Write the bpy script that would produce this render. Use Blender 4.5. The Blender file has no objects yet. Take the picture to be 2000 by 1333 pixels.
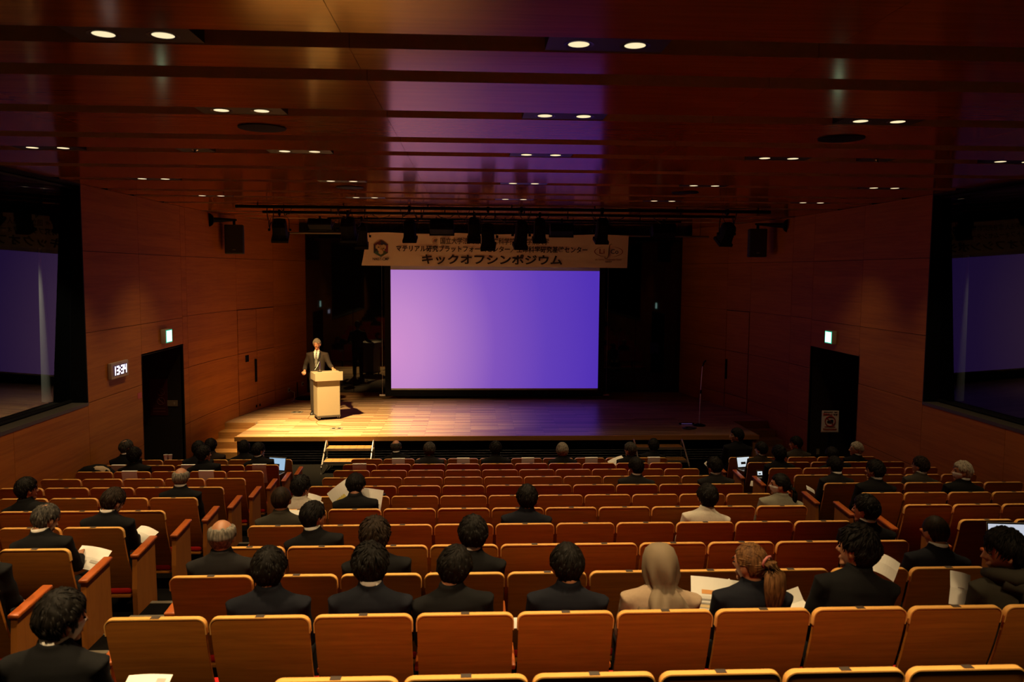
import bpy, bmesh, math, random
from mathutils import Vector, Matrix, Euler, noise
import numpy as np
C = bpy.context.scene.collection
SC = bpy.context.scene
PI = math.pi
random.seed(7)

# ---------------------------------------------------------------- camera, world, exposure
F, PIT, ROL, YAW = 1574.118, 0.0853657, 0.0070552, 0.0513036
CZ = 3.95
def ray(u, v):
    a0 = (u-1000)/F; w0 = (v-666.5)/F
    c, s = math.cos(ROL), math.sin(ROL)
    a = a0*c+w0*s; w = -a0*s+w0*c
    c, s = math.cos(PIT), math.sin(PIT)
    y = c-w*s; z = -s-w*c
    c, s = math.cos(YAW), math.sin(YAW)
    return Vector((a*c+y*s, -a*s+y*c, z))
EYE = Vector((0, 0, CZ))
def onZ(u, v, z): r = ray(u, v); return EYE+r*((z-CZ)/r.z)
def onY(u, v, y): r = ray(u, v); return EYE+r*(y/r.y)
def onX(u, v, x): r = ray(u, v); return EYE+r*(x/r.x)
fw = ray(1000, 666.5)
rt = (ray(1001, 666.5)-fw).normalized(); up = (fw-ray(1000, 667.5)).normalized(); fwn = fw.normalized()
def px_of(p):
    d = Vector(p)-EYE; z = d.dot(fwn)
    if z < .1: return (-9999, -9999)
    return (1000+F*d.dot(rt)/z, 666.5-F*d.dot(up)/z)
cd = bpy.data.cameras.new('camera'); cam = bpy.data.objects.new('camera', cd); C.objects.link(cam)
M = Matrix((rt, up, -fwn)).transposed().to_4x4(); M.translation = EYE
cam.matrix_world = M
cd.sensor_width = 36; cd.lens = F/2000*36; cd.clip_start = .05; cd.clip_end = 200
cd.dof.use_dof = True; cd.dof.focus_distance = 15; cd.dof.aperture_fstop = 4.0
SC.camera = cam
w = bpy.data.worlds.new('world'); SC.world = w; w.use_nodes = True
w.node_tree.nodes['Background'].inputs[0].default_value = (.02, .012, .006, 1)
w.node_tree.nodes['Background'].inputs[1].default_value = .05
SC.view_settings.view_transform = 'Standard'; SC.view_settings.look = 'None'
SC.view_settings.gamma = 1; SC.view_settings.use_curve_mapping = False
SC.view_settings.exposure = 0.0
try:
    SC.cycles.use_denoising = True; SC.cycles.max_bounces = 8; SC.cycles.sample_clamp_indirect = 6
except Exception: pass
WARM = (1, .69, .34)
LAMP_W = 290.0
def spot(name, loc, tgt, power, col, ang, blend=.5, size=.05):
    l = bpy.data.lights.new(name, 'SPOT'); l.energy = power; l.color = col; l.spot_size = math.radians(ang); l.spot_blend = blend
    l.shadow_soft_size = size
    o = bpy.data.objects.new(name, l); C.objects.link(o); o.location = loc
    o.rotation_euler = (Vector(tgt)-Vector(loc)).to_track_quat('-Z', 'Y').to_euler()
    return o
# the stage spotlight on the lectern (its housing is built with the lighting bars)
SPOT_AT = Vector((-3.90, 16.15, 4.52))
spot('stage_spot_beam', SPOT_AT, (-2.75, 17.35, .58), 5400, (1, .67, .28), 77, 1.0, .06)

spot('speaker_fill', (-3.72, 15.95, 4.3), (-3.60, 19.0, 2.22), 1100, (1, .55, .20), 11, 1.0, .04)  # added fill to brighten the speaker's face, no fixture of its own
# ---------------------------------------------------------------- materials
MATS = {}
def nt(name):
    m = bpy.data.materials.new(name); m.use_nodes = True; t = m.node_tree
    b = t.nodes['Principled BSDF']; return m, t, b
def varnish(m, rough, tint, k):
    t = m.node_tree; N, L = t.nodes, t.links; b = N['Principled BSDF']
    fr = N.new('ShaderNodeFresnel'); fr.inputs[0].default_value = 1.5
    mu = N.new('ShaderNodeMath'); mu.operation = 'MULTIPLY'; mu.inputs[1].default_value = k; L.new(fr.outputs[0], mu.inputs[0])
    g = N.new('ShaderNodeBsdfGlossy'); g.inputs['Roughness'].default_value = rough; g.inputs[0].default_value = (*tint, 1)
    mx = N.new('ShaderNodeMixShader'); L.new(mu.outputs[0], mx.inputs[0]); L.new(b.outputs[0], mx.inputs[1]); L.new(g.outputs[0], mx.inputs[2])
    L.new(mx.outputs[0], N['Material Output'].inputs[0])
def plain(name, col, rough=.6, metal=0, spec=.5, var=.12, scale=30, bump=0):
    if name in MATS: return MATS[name]
    m, t, b = nt(name); N, L = t.nodes, t.links
    tc = N.new('ShaderNodeTexCoord'); n = N.new('ShaderNodeTexNoise'); n.inputs['Scale'].default_value = scale; n.inputs['Detail'].default_value = 4
    L.new(tc.outputs['Object'], n.inputs['Vector'])
    mx = N.new('ShaderNodeMix'); mx.data_type = 'RGBA'
    mx.inputs[6].default_value = [c*(1-var) for c in col]+[1]; mx.inputs[7].default_value = [min(1, c*(1+var)) for c in col]+[1]
    L.new(n.outputs['Fac'], mx.inputs[0]); L.new(mx.outputs[2], b.inputs['Base Color'])
    b.inputs['Roughness'].default_value = rough; b.inputs['Metallic'].default_value = metal; b.inputs['Specular IOR Level'].default_value = spec
    if bump:
        bp = N.new('ShaderNodeBump'); bp.inputs['Strength'].default_value = bump; bp.inputs['Distance'].default_value = .004
        L.new(n.outputs['Fac'], bp.inputs['Height']); L.new(bp.outputs[0], b.inputs['Normal'])
    MATS[name] = m; return m
def emit(name, col, strength=1.0):
    if name in MATS: return MATS[name]
    m = bpy.data.materials.new(name); m.use_nodes = True; t = m.node_tree; t.nodes.clear()
    e = t.nodes.new('ShaderNodeEmission'); e.inputs[0].default_value = (*col, 1); e.inputs[1].default_value = strength
    o = t.nodes.new('ShaderNodeOutputMaterial'); t.links.new(e.outputs[0], o.inputs[0]); MATS[name] = m; return m
def wood(name, c1, c2, scale=(1.2, 1.2, 26), rough=.35, spec=.5, band=0.0, seed_by_object=True, band_axis=2, coat=0):
    """veneer: grain stretched along the two small axes of scale"""
    if name in MATS: return MATS[name]
    m, t, b = nt(name); N, L = t.nodes, t.links
    tc = N.new('ShaderNodeTexCoord'); oi = N.new('ShaderNodeObjectInfo')
    ad = N.new('ShaderNodeVectorMath'); ad.operation = 'MULTIPLY_ADD'
    cb = N.new('ShaderNodeCombineXYZ')
    for i in range(3): L.new(oi.outputs['Random'], cb.inputs[i])
    L.new(cb.outputs[0], ad.inputs[0]); ad.inputs[1].default_value = (37.1, 23.7, 11.3) if seed_by_object else (0, 0, 0)
    L.new(tc.outputs['Object'], ad.inputs[2])
    mp = N.new('ShaderNodeMapping'); mp.inputs['Scale'].default_value = scale; L.new(ad.outputs[0], mp.inputs[0])
    n1 = N.new('ShaderNodeTexNoise'); n1.inputs['Scale'].default_value = 2.2; n1.inputs['Detail'].default_value = 6; n1.inputs['Distortion'].default_value = .6
    n2 = N.new('ShaderNodeTexNoise'); n2.inputs['Scale'].default_value = 11; n2.inputs['Detail'].default_value = 3
    L.new(mp.outputs[0], n1.inputs['Vector']); L.new(mp.outputs[0], n2.inputs['Vector'])
    mm = N.new('ShaderNodeMath'); mm.operation = 'MULTIPLY_ADD'; mm.inputs[1].default_value = .35
    L.new(n2.outputs['Fac'], mm.inputs[0]); L.new(n1.outputs['Fac'], mm.inputs[2])
    last = mm.outputs[0]
    if band:
        sx = N.new('ShaderNodeSeparateXYZ'); L.new(ad.outputs[0], sx.inputs[0])
        dv = N.new('ShaderNodeMath'); dv.operation = 'DIVIDE'; dv.inputs[1].default_value = band; L.new(sx.outputs[band_axis], dv.inputs[0])
        fl = N.new('ShaderNodeMath'); fl.operation = 'FLOOR'; L.new(dv.outputs[0], fl.inputs[0])
        wn = N.new('ShaderNodeTexWhiteNoise'); wn.noise_dimensions = '1D'; L.new(fl.outputs[0], wn.inputs['W'])
        m2 = N.new('ShaderNodeMath'); m2.operation = 'MULTIPLY_ADD'; m2.inputs[1].default_value = .28; L.new(wn.outputs['Value'], m2.inputs[0]); L.new(last, m2.inputs[2]); last = m2.outputs[0]
    cr = N.new('ShaderNodeValToRGB'); cr.color_ramp.elements[0].position = .42; cr.color_ramp.elements[1].position = .98
    cr.color_ramp.elements[0].color = (*c1, 1); cr.color_ramp.elements[1].color = (*c2, 1)
    L.new(last, cr.inputs[0]); L.new(cr.outputs[0], b.inputs['Base Color'])
    b.inputs['Roughness'].default_value = rough; b.inputs['Specular IOR Level'].default_value = spec
    if coat: b.inputs['Coat Weight'].default_value = coat; b.inputs['Coat Roughness'].default_value = .2
    MATS[name] = m; return m
W_WALL = wood('wall_veneer', (.26, .080, .008), (.39, .130, .013), (.5, .5, 14), .6, .15, .16)
W_CEIL = wood('ceiling_veneer', (.24, .072, .008), (.36, .115, .014), (.6, 14, 3), .9, .0)
varnish(W_CEIL, .13, (1, .80, .52), .85)
W_EDGE = plain('board_edge', (.60, .46, .28), .8)
W_SEAT = wood('seat_veneer', (.27, .092, .011), (.42, .150, .019), (1.1, 3, 22), .40, .30)
W_RIM = wood('seat_rim_wood', (.66, .34, .085), (.80, .43, .12), (1.5, 6, 20), .35, .4)
W_PANEL = wood('aisle_panel_wood', (.26, .085, .013), (.36, .125, .02), (8, 8, 1.0), .45, .3)
W_ARM = wood('armrest_wood', (.30, .065, .010), (.42, .10, .016), (12, 1.2, 12), .35, .5)
W_STEP = wood('step_wood', (.25, .115, .032), (.38, .19, .06), (.8, 12, 12), .4, .4)
W_FASC = wood('fascia_wood', (.34, .15, .04), (.45, .21, .06), (.7, 12, 12), .4, .4)
BLACK = plain('black_metal', (.004, .004, .004), .7, spec=.12)
MATTE = plain('black_matte', (.006, .006, .006), .9, spec=.2)
CARPET = plain('dark_carpet', (.0045, .004, .0034), .95, spec=.03, var=.35, scale=180, bump=.5)
NOSE = plain('step_nosing_grey', (.12, .10, .07), .8, var=.25, scale=120)
ALU = plain('brushed_aluminium', (.62, .60, .56), .35, .9, var=.06)
CHROME = plain('chrome', (.75, .74, .72), .15, 1.0, var=.03)
RED = plain('red_upholstery', (.45, .012, .012), .85, spec=.2, var=.2, scale=160, bump=.3)
PLATE = plain('seat_number_plate', (.05, .035, .025), .5, var=.4, scale=90)
PAPER = plain('white_paper', (.80, .78, .72), .75, var=.03, spec=.2)
LECT = plain('beige_lectern_paint', (.25, .20, .125), .5, var=.04)
SKIN = plain('skin', (.38, .17, .085), .5, var=.06, scale=14)
GREYP = plain('grey_plastic', (.40, .38, .34), .5, var=.05)
LENS = emit('downlight_glow', (1, .79, .46), 1.08)

def stage_boards():
    m, t, b = nt('stage_boards'); N, L = t.nodes, t.links
    tc = N.new('ShaderNodeTexCoord')
    br = N.new('ShaderNodeTexBrick'); br.inputs['Scale'].default_value = 1
    br.inputs['Brick Width'].default_value = .95; br.inputs['Row Height'].default_value = .09; br.inputs['Mortar Size'].default_value = .003
    br.inputs['Color1'].default_value = (.34, .17, .055, 1); br.inputs['Color2'].default_value = (.80, .52, .25, 1); br.inputs['Mortar'].default_value = (.10, .045, .015, 1)
    br.inputs['Bias'].default_value = -.1; br.offset_frequency = 3; br.offset = .37
    L.new(tc.outputs['Object'], br.inputs['Vector'])
    mp = N.new('ShaderNodeMapping'); mp.inputs['Scale'].default_value = (1.2, 30, 1); L.new(tc.outputs['Object'], mp.inputs[0])
    n = N.new('ShaderNodeTexNoise'); n.inputs['Scale'].default_value = 3; n.inputs['Detail'].default_value = 5; L.new(mp.outputs[0], n.inputs['Vector'])
    mx = N.new('ShaderNodeMix'); mx.data_type = 'RGBA'; mx.blend_type = 'MULTIPLY'; mx.inputs[0].default_value = .6
    L.new(br.outputs['Color'], mx.inputs[6]); L.new(n.outputs['Color'], mx.inputs[7])
    cr = N.new('ShaderNodeBrightContrast'); cr.inputs['Bright'].default_value = .04; L.new(mx.outputs[2], cr.inputs[0])
    L.new(cr.outputs[0], b.inputs['Base Color']); b.inputs['Roughness'].default_value = .30; b.inputs['Specular IOR Level'].default_value = .5
    return m
W_STAGE = stage_boards()

def glass_pane():
    m = bpy.data.materials.new('window_glass'); m.use_nodes = True; t = m.node_tree; t.nodes.clear(); N, L = t.nodes, t.links
    fr = N.new('ShaderNodeFresnel'); fr.inputs[0].default_value = 1.52
    mu = N.new('ShaderNodeMath'); mu.operation = 'MULTIPLY'; mu.inputs[1].default_value = .62; mu.use_clamp = True; L.new(fr.outputs[0], mu.inputs[0])
    tr = N.new('ShaderNodeBsdfTransparent'); tr.inputs[0].default_value = (.50, .52, .50, 1)
    gl = N.new('ShaderNodeBsdfGlossy'); gl.inputs['Roughness'].default_value = .01; gl.inputs[0].default_value = (.9, .92, .92, 1)
    mx = N.new('ShaderNodeMixShader'); L.new(mu.outputs[0], mx.inputs[0]); L.new(tr.outputs[0], mx.inputs[1]); L.new(gl.outputs[0], mx.inputs[2])
    o = N.new('ShaderNodeOutputMaterial'); L.new(mx.outputs[0], o.inputs[0]); return m
GLASS = glass_pane()
BGLASS = plain('black_back_glass', (.004, .004, .004), .03, spec=.55, var=.05)

# ---------------------------------------------------------------- mesh helpers
class MB:
    def __init__(s): s.v = []; s.f = []
    def add(s, vs, fs):
        o = len(s.v); s.v += [tuple(v) for v in vs]; s.f += [tuple(i+o for i in f) for f in fs]; return s
    def box(s, x0, x1, y0, y1, z0, z1, mat=None):
        vs = [Vector((x, y, z)) for z in (z0, z1) for y in (y0, y1) for x in (x0, x1)]
        if mat is not None: vs = [mat @ v for v in vs]
        return s.add(vs, [(0, 2, 3, 1), (4, 5, 7, 6), (0, 1, 5, 4), (2, 6, 7, 3), (0, 4, 6, 2), (1, 3, 7, 5)])
    def bbox(s, x0, x1, y0, y1, z0, z1, r=.005, seg=2, mat=None):
        bm = bmesh.new(); bmesh.ops.create_cube(bm, size=1)
        for v in bm.verts: v.co = Vector((x0+(v.co.x+.5)*(x1-x0), y0+(v.co.y+.5)*(y1-y0), z0+(v.co.z+.5)*(z1-z0)))
        bmesh.ops.bevel(bm, geom=list(bm.edges), offset=r, segments=seg, profile=.5, affect='EDGES')
        vs = [v.co.copy() for v in bm.verts]
        if mat is not None: vs = [mat @ v for v in vs]
        bm.verts.index_update(); s.add(vs, [[v.index for v in f.verts] for f in bm.faces]); bm.free(); return s
    def tube(s, pts, rad, seg=10, up=(0, 0, 1), cap=True):
        pts = [Vector(p) for p in pts]; n = len(pts); up = Vector(up); rings = []
        for i, p in enumerate(pts):
            d = (pts[min(i+1, n-1)]-pts[max(i-1, 0)]).normalized()
            u = up if abs(d.dot(up)) < .95 else Vector((0, 1, 0))
            sd = d.cross(u).normalized(); nm = sd.cross(d).normalized()
            r = rad[i] if isinstance(rad, (list, tuple)) else rad
            ra, rb = r if isinstance(r, (list, tuple)) else (r, r)
            rings.append([p+sd*ra*math.cos(2*PI*k/seg)+nm*rb*math.sin(2*PI*k/seg) for k in range(seg)])
        vs = [v for r in rings for v in r]; fs = []
        for i in range(n-1):
            for k in range(seg):
                k2 = (k+1) % seg; fs.append((i*seg+k, i*seg+k2, (i+1)*seg+k2, (i+1)*seg+k))
        if cap: fs += [tuple(reversed(range(seg))), tuple((n-1)*seg+k for k in range(seg))]
        return s.add(vs, fs)
    def cyl(s, p0, p1, r, seg=16): return s.tube([p0, p1], r, seg)
    def sphere(s, c, r, seg=16, rings=10, mat=None, fn=None):
        c = Vector(c); rx, ry, rz = r if isinstance(r, (tuple, list)) else (r, r, r)
        vs = []; fs = []
        for i in range(rings+1):
            ph = PI*i/rings
            for k in range(seg):
                th = 2*PI*k/seg; d = Vector((math.sin(ph)*math.sin(th), math.sin(ph)*math.cos(th), math.cos(ph)))
                p = fn(d) if fn else Vector((d.x*rx, d.y*ry, d.z*rz))
                if mat is not None: p = mat @ p
                vs.append(c+p)
        for i in range(rings):
            for k in range(seg):
                k2 = (k+1) % seg; fs.append((i*seg+k, (i+1)*seg+k, (i+1)*seg+k2, i*seg+k2))
        return s.add(vs, fs)
    def prism(s, poly, d, mat):
        """polygon in local xy extruded 0..d in local z, through matrix"""
        n = len(poly); vs = [mat @ Vector((x, y, 0)) for x, y in poly]+[mat @ Vector((x, y, d)) for x, y in poly]
        fs = [tuple(reversed(range(n))), tuple(range(n, 2*n))]+[(i, (i+1) % n, n+(i+1) % n, n+i) for i in range(n)]
        return s.add(vs, fs)
    def lathe(s, prof, c, seg=24, axis='z'):
        c = Vector(c); vs = []; fs = []; n = len(prof)
        for r, h in prof:
            for k in range(seg):
                a = 2*PI*k/seg; p = Vector((r*math.cos(a), r*math.sin(a), h)) if axis == 'z' else (Vector((r*math.cos(a), h, r*math.sin(a))) if axis == 'y' else Vector((h, r*math.cos(a), r*math.sin(a))))
                vs.append(c+p)
        for i in range(n-1):
            for k in range(seg):
                k2 = (k+1) % seg; fs.append((i*seg+k, i*seg+k2, (i+1)*seg+k2, (i+1)*seg+k))
        fs += [tuple(reversed(range(seg))), tuple((n-1)*seg+k for k in range(seg))]
        return s.add(vs, fs)
    def mesh(s, name, mats, smooth=False, fix=True):
        me = bpy.data.meshes.new(name); me.from_pydata(s.v, [], s.f); me.validate()
        if fix:
            bm = bmesh.new(); bm.from_mesh(me); bmesh.ops.recalc_face_normals(bm, faces=bm.faces); bm.to_mesh(me); bm.free()
        for m in (mats if isinstance(mats, (list, tuple)) else [mats]): me.materials.append(m)
        if smooth:
            me.polygons.foreach_set('use_smooth', [True]*len(me.polygons))
            if smooth != 'all':
                try: me.set_sharp_from_angle(angle=math.radians(40))
                except Exception: pass
        return me
    def build(s, name, mat, parent=None, smooth=False, **kw):
        return obj(name, s.mesh(name, mat, smooth), parent, **kw)
def obj(name, me, parent=None, loc=None, label=None, cat=None, group=None, kind=None, mat=None):
    o = bpy.data.objects.new(name, me); C.objects.link(o)
    if parent is not None: o.parent = parent
    if loc is not None: o.location = loc
    tag(o, label, cat, group, kind)
    if mat is not None:
        o.material_slots[0].link = 'OBJECT'; o.material_slots[0].material = mat
    return o
def tag(o, label=None, cat=None, group=None, kind=None):
    if label: o['label'] = label
    if cat: o['category'] = cat
    if group: o['group'] = group
    if kind: o['kind'] = kind
    return o
def empty(name, loc=(0, 0, 0), rz=0, parent=None, **kw):
    o = bpy.data.objects.new(name, None); C.objects.link(o); o.location = loc; o.rotation_euler = (0, 0, rz); o.empty_display_size = .1
    if parent is not None: o.parent = parent
    tag(o, **kw); return o
def copy_tree(o, parent=None):
    c = o.copy(); C.objects.link(c); c.parent = parent
    for ch in list(o.children): copy_tree(ch, c)
    return c
def arc(cx, cy, r, a0, a1, n): return [(cx+r*math.cos(a0+(a1-a0)*i/n), cy+r*math.sin(a0+(a1-a0)*i/n)) for i in range(n+1)]
ORD = 'first second third fourth fifth sixth seventh eighth ninth tenth eleventh twelfth thirteenth fourteenth fifteenth sixteenth'.split()
def text_mesh(name, body, size, mat, weight=0.0, align='CENTER'):
    cu = bpy.data.curves.new(name, 'FONT'); cu.body = body; cu.size = size; cu.align_x = align; cu.align_y = 'CENTER'; cu.offset = weight; cu.extrude = .0008; cu.resolution_u = 3
    t = bpy.data.objects.new(name, cu); C.objects.link(t)
    dg = bpy.context.evaluated_depsgraph_get(); me = bpy.data.meshes.new_from_object(t.evaluated_get(dg), depsgraph=dg)
    bpy.data.objects.remove(t); bpy.data.curves.remove(cu)
    me.materials.clear(); me.materials.append(mat); return me
def fit_text(name, body, mat, parent, cx, cz, width, height, y, weight=0.0):
    """flat lettering facing -Y scaled to a given width and height"""
    me = text_mesh(name, body, 1.0, mat, weight)
    xs = [v.co.x for v in me.vertices]; ys = [v.co.y for v in me.vertices]
    if not xs: return None
    w0, h0 = max(xs)-min(xs), max(ys)-min(ys); mx, my = (max(xs)+min(xs))/2, (max(ys)+min(ys))/2
    for v in me.vertices: v.co = Vector(((v.co.x-mx)*width/w0, (v.co.y-my)*height/h0, v.co.z))
    o = obj(name, me, parent); o.rotation_euler = (PI/2, 0, 0); o.location = (cx, y, cz); return o
# ---------------------------------------------------------------- setting: levels
AX = 0.69                                  # hall axis
ZC = 5.17                                  # ceiling
ZS = 0.58                                  # stage
RISE = 0.1306615
NROW = 15
def rowY(i): return 13.1168-0.9066816*i    # rear face of the seat tops of row i
def rowZ(i): return RISE*i
PATH = [(-5, -5.6), (15.95, -5.6), (16.6, -5.575), (17.3, -5.52), (18.0, -5.44), (18.7, -5.34), (19.6, -5.15), (20.5, -4.94), (21.4, -4.74), (22.5, -4.51)]
def wallX(y):
    for (a, xa), (b, xb) in zip(PATH, PATH[1:]):
        if y <= b: return xa+(xb-xa)*(y-a)/(b-a)
    return PATH[-1][1]
def sideX(side, y, off=0): x = wallX(y)-off; return x if side < 0 else 2*AX-x    # off > 0: behind the wall face

# floor: tiers, aisle half steps, nosings
fl = MB(); fl.box(-8, 9.5, rowY(0)+.84-.9066816, 23, -.2, 0)
for i in range(1, NROW):
    z = rowZ(i); fl.box(-5.62, 7.0, rowY(i)+.84-.9066816 if i < NROW-1 else -5, rowY(i)+.84, -.2, z)
floor = fl.build('floor', CARPET, kind='structure', label='dark carpeted floor rising in shallow tiers from the stage', cat='floor')
AISLES = ((-2.87, -1.93), (3.40, 4.30))
for i in range(1, NROW-3):
    for a, (x0, x1) in enumerate(AISLES):
        ye = rowY(i)+.84
        MB().box(x0, x1, ye, ye+.45, rowZ(i)-RISE, rowZ(i)-RISE/2).build('aisle_step', CARPET, floor)
        MB().box(x0+.02, x1-.02, ye-.045, ye+.004, rowZ(i), rowZ(i)+.006).build('step_nosing', NOSE, floor)
        MB().box(x0+.02, x1-.02, ye+.405, ye+.454, rowZ(i)-RISE/2, rowZ(i)-RISE/2+.006).build('step_nosing', NOSE, floor)

# side walls of veneered panels
DOORS = {-1: (13.97, 15.95), 1: (14.10, 16.16)}; DZ = 2.48
WZ0, WZ1, WY = 2.0, 5.14, 12.0
ROWSZ = [0, .95, 1.99, 3.02, 4.21, ZC]
for side, nm in ((-1, 'left'), (1, 'right')):
    wl = empty('wall_'+nm, kind='structure', label=f'{nm} side wall of warm wood veneer panels with thin joints', cat='wall')
    back = MB()
    def panel(y0, y1, z0, z1, g=.004):
        n = 1 if y1 <= 16.2 else max(2, int((y1-y0)/.45)); vs = []; fs = []
        ys = [y0+g+(y1-y0-2*g)*k/n for k in range(n+1)]
        for y in ys:
            for off in (0, .022):
                for z in (z0+g, z1-g): vs.append((sideX(side, y, off), y, z))
        for k in range(n):
            a = 4*k; b = a+4; fs += [(a, b, b+1, a+1), (a+2, a+3, b+3, b+2), (a, a+2, b+2, b), (a+1, b+1, b+3, a+3)]
        fs += [(0, 1, 3, 2), (4*n, 4*n+2, 4*n+3, 4*n+1)]
        MB().add(vs, fs).build('wall_panel', W_WALL, wl)
        vs = []; ys = [y0+(y1-y0)*k/n for k in range(n+1)]
        for y in ys:
            for off in (.024, .06):
                for z in (z0, z1): vs.append((sideX(side, y, off), y, z))
        back.add(vs, fs)
    d0, d1 = DOORS[side]
    for a, b in ((-5, -2), (-2, 0), (0, 2)):
        for z0, z1 in zip(ROWSZ, ROWSZ[1:]): panel(a, b, z0, z1)
    for a, b in ((2, 4), (4, 6.05), (6.05, 8.05), (8.05, 10.05), (10.05, WY)):
        for z0, z1 in ((0, .95), (.95, 1.99)): panel(a, b, z0, z1)
    for z0, z1 in zip(ROWSZ, ROWSZ[1:]): panel(WY, d0, z0, z1)
    panel(d0, d1, DZ, 3.02); panel(d0, d1, 3.02, 4.21); panel(d0, d1, 4.21, ZC)
    if side < 0:
        cols = [(d1, 16.2), (16.2, 18.7), (18.7, 20.5), (20.5, 22.42)]
        zs = [0, .915, 2.02, 3.04, 4.21, ZC]
        for a, b in cols:
            for z0, z1 in zip(zs, zs[1:]):
                if a == 18.7 and z1 < 3.1: continue
                panel(a, b, z0, z1)
        panel(18.7, 20.5, 0, ZS)
    else:
        cols = [(d1, 17.1), (17.1, 18.95), (18.95, 20.0), (20.0, 22.42)]
        zs = [0, .915, 2.02, 3.04, 4.21, ZC]
        for a, b in cols:
            for z0, z1 in zip(zs, zs[1:]):
                if a == 18.95 and z1 < 3.1: continue
                panel(a, b, z0, z1)
        panel(18.95, 20.0, 0, ZS)
    back.build('panel_backing', MATTE, wl)
    # doorway recess
    X = lambda off, y=15: sideX(side, 15, off)
    dr = empty('door_'+('1' if side < 0 else '2'), kind='structure', label=f'dark open doorway recess in the {nm} veneer wall', cat='doorway')
    DK = plain('doorway_lining', (.030, .022, .015), .7)
    o = 1.7
    def sbox(m, off0, off1, y0, y1, z0, z1):
        xa, xb = sorted((X(off0), X(off1))); return m.box(xa, xb, y0, y1, z0, z1)
    sbox(MB(), .0, o, d1, d1+.03, 0, DZ+.03).build('jamb', DK, dr)
    sbox(MB(), .0, o, d0-.03, d0, 0, DZ+.03).build('jamb', DK, dr)
    sbox(MB(), .0, o, d0, d1, DZ, DZ+.03).build('lintel', DK, dr)
    sbox(MB(), o, o+.05, d0-.03, d1+.03, 0, DZ+.03).build('door_leaf', DK, dr)
    sbox(MB(), o-.05, o, d0+.9, d0+1.0, 1.0, 1.03).build('door_handle', CHROME, dr)
    # booth window
    wn = empty('window_'+('1' if side < 0 else '2'), kind='structure', label=f'large dark tilted booth window in the {nm} wall reflecting the screen', cat='window')
    sbox(MB(), -.004, .5, WY-.03, WY+.0, WZ0-.02, WZ1+.03).build('window_jamb', BLACK, wn)
    sbox(MB(), -.004, .5, 2.0, 2.03, WZ0-.02, WZ1+.03).build('window_jamb', BLACK, wn)
    sbox(MB(), -.006, .5, 2.0, WY, WZ0-.045, WZ0).build('window_sill', plain('sill_grey', (.05, .042, .032), .6), wn)
    sbox(MB(), -.004, .5, 2.0, WY, WZ1, WZ1+.03).build('window_head', BLACK, wn)
    T, B = .13, .24
    for a, b in ((2.03, 4.0), (4.0, 5.98), (5.98, 7.96), (7.96, 9.94), (9.94, WY-.03)):
        vs = [(X(B), a+.006, WZ0+.03), (X(B), b-.006, WZ0+.03), (X(T), b-.006, WZ1-.02), (X(T), a+.006, WZ1-.02)]
        obj('glass_pane', MB().add(vs, [(0, 1, 2, 3) if side < 0 else (0, 3, 2, 1)]).mesh('glass_pane', GLASS, False, False), wn)
        MB().tube([(X(B), a, WZ0), (X(T), a, WZ1)], .012, 6).build('pane_joint', BLACK, wn)
    MB().tube([(X(B), 2.0, WZ0+.02), (X(B), WY, WZ0+.02)], (.03), 6).build('bottom_rail', BLACK, wn)
    MB().tube([(X(T), 2.0, WZ1-.02), (X(T), WY, WZ1-.02)], (.03), 6).build('top_rail', BLACK, wn)
    bo = MB(); sbox(bo, 2.6, 2.65, 1.5, 13.2, .9, ZC); sbox(bo, .5, 2.6, 13.2, 13.25, .9, ZC); sbox(bo, .5, 2.6, 1.5, 1.55, .9, ZC); sbox(bo, .06, 2.6, 1.5, 13.2, .9, .95); sbox(bo, .06, 2.6, 1.5, 13.2, ZC-.02, ZC); sbox(bo, .06, .5, WY, 13.2, WZ0, WZ1)
    bo.build('booth_lining', plain('booth_dark', (.012, .012, .012), .8), wn)
    cu = MB(); pts = []
    CLOTH = plain('booth_curtain', (.9, .88, .78), .8, var=.05)
    for k in range(9):
        t = k/8; pts.append((X(.62), 12.03+.06*t, 4.25-2.25*t))
    cu.tube(pts, [(.012+.075*(k/8)**.8, .02+.05*(k/8)) for k in range(9)], 10)
    obj('gathered_curtain', cu.mesh('gathered_curtain', CLOTH, True), wn)
    spot('curtain_fill', (X(1.5), 10.6, 4.9), (X(.62), 12.05, 3.0), 60 if side < 0 else 10, (1, .95, .7), 40, .8, .08)  # added light without a fixture, put in to brighten the gathered curtain
# back wall of dark glass behind the stage
wb = empty('wall_back', kind='structure', label='back wall of black mirror-like glass behind the stage', cat='wall')
xs = [-4.56+k*(2*(AX+4.56)/8) for k in range(9)]
for a, b in zip(xs, xs[1:]): MB().box(a+.006, b-.006, 22.42, 22.45, ZS, ZC).build('glass_panel', BGLASS, wb)
MB().box(-5.2, 6.6, 22.46, 22.55, 0, ZC+.3).build('panel_backing', MATTE, wb)
wr = MB().box(-5.7, 7.1, -5.1, -5, 0, ZC+.3).build('wall_rear', MATTE, kind='structure', label='dark rear wall of the hall behind the last row', cat='wall')

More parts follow.
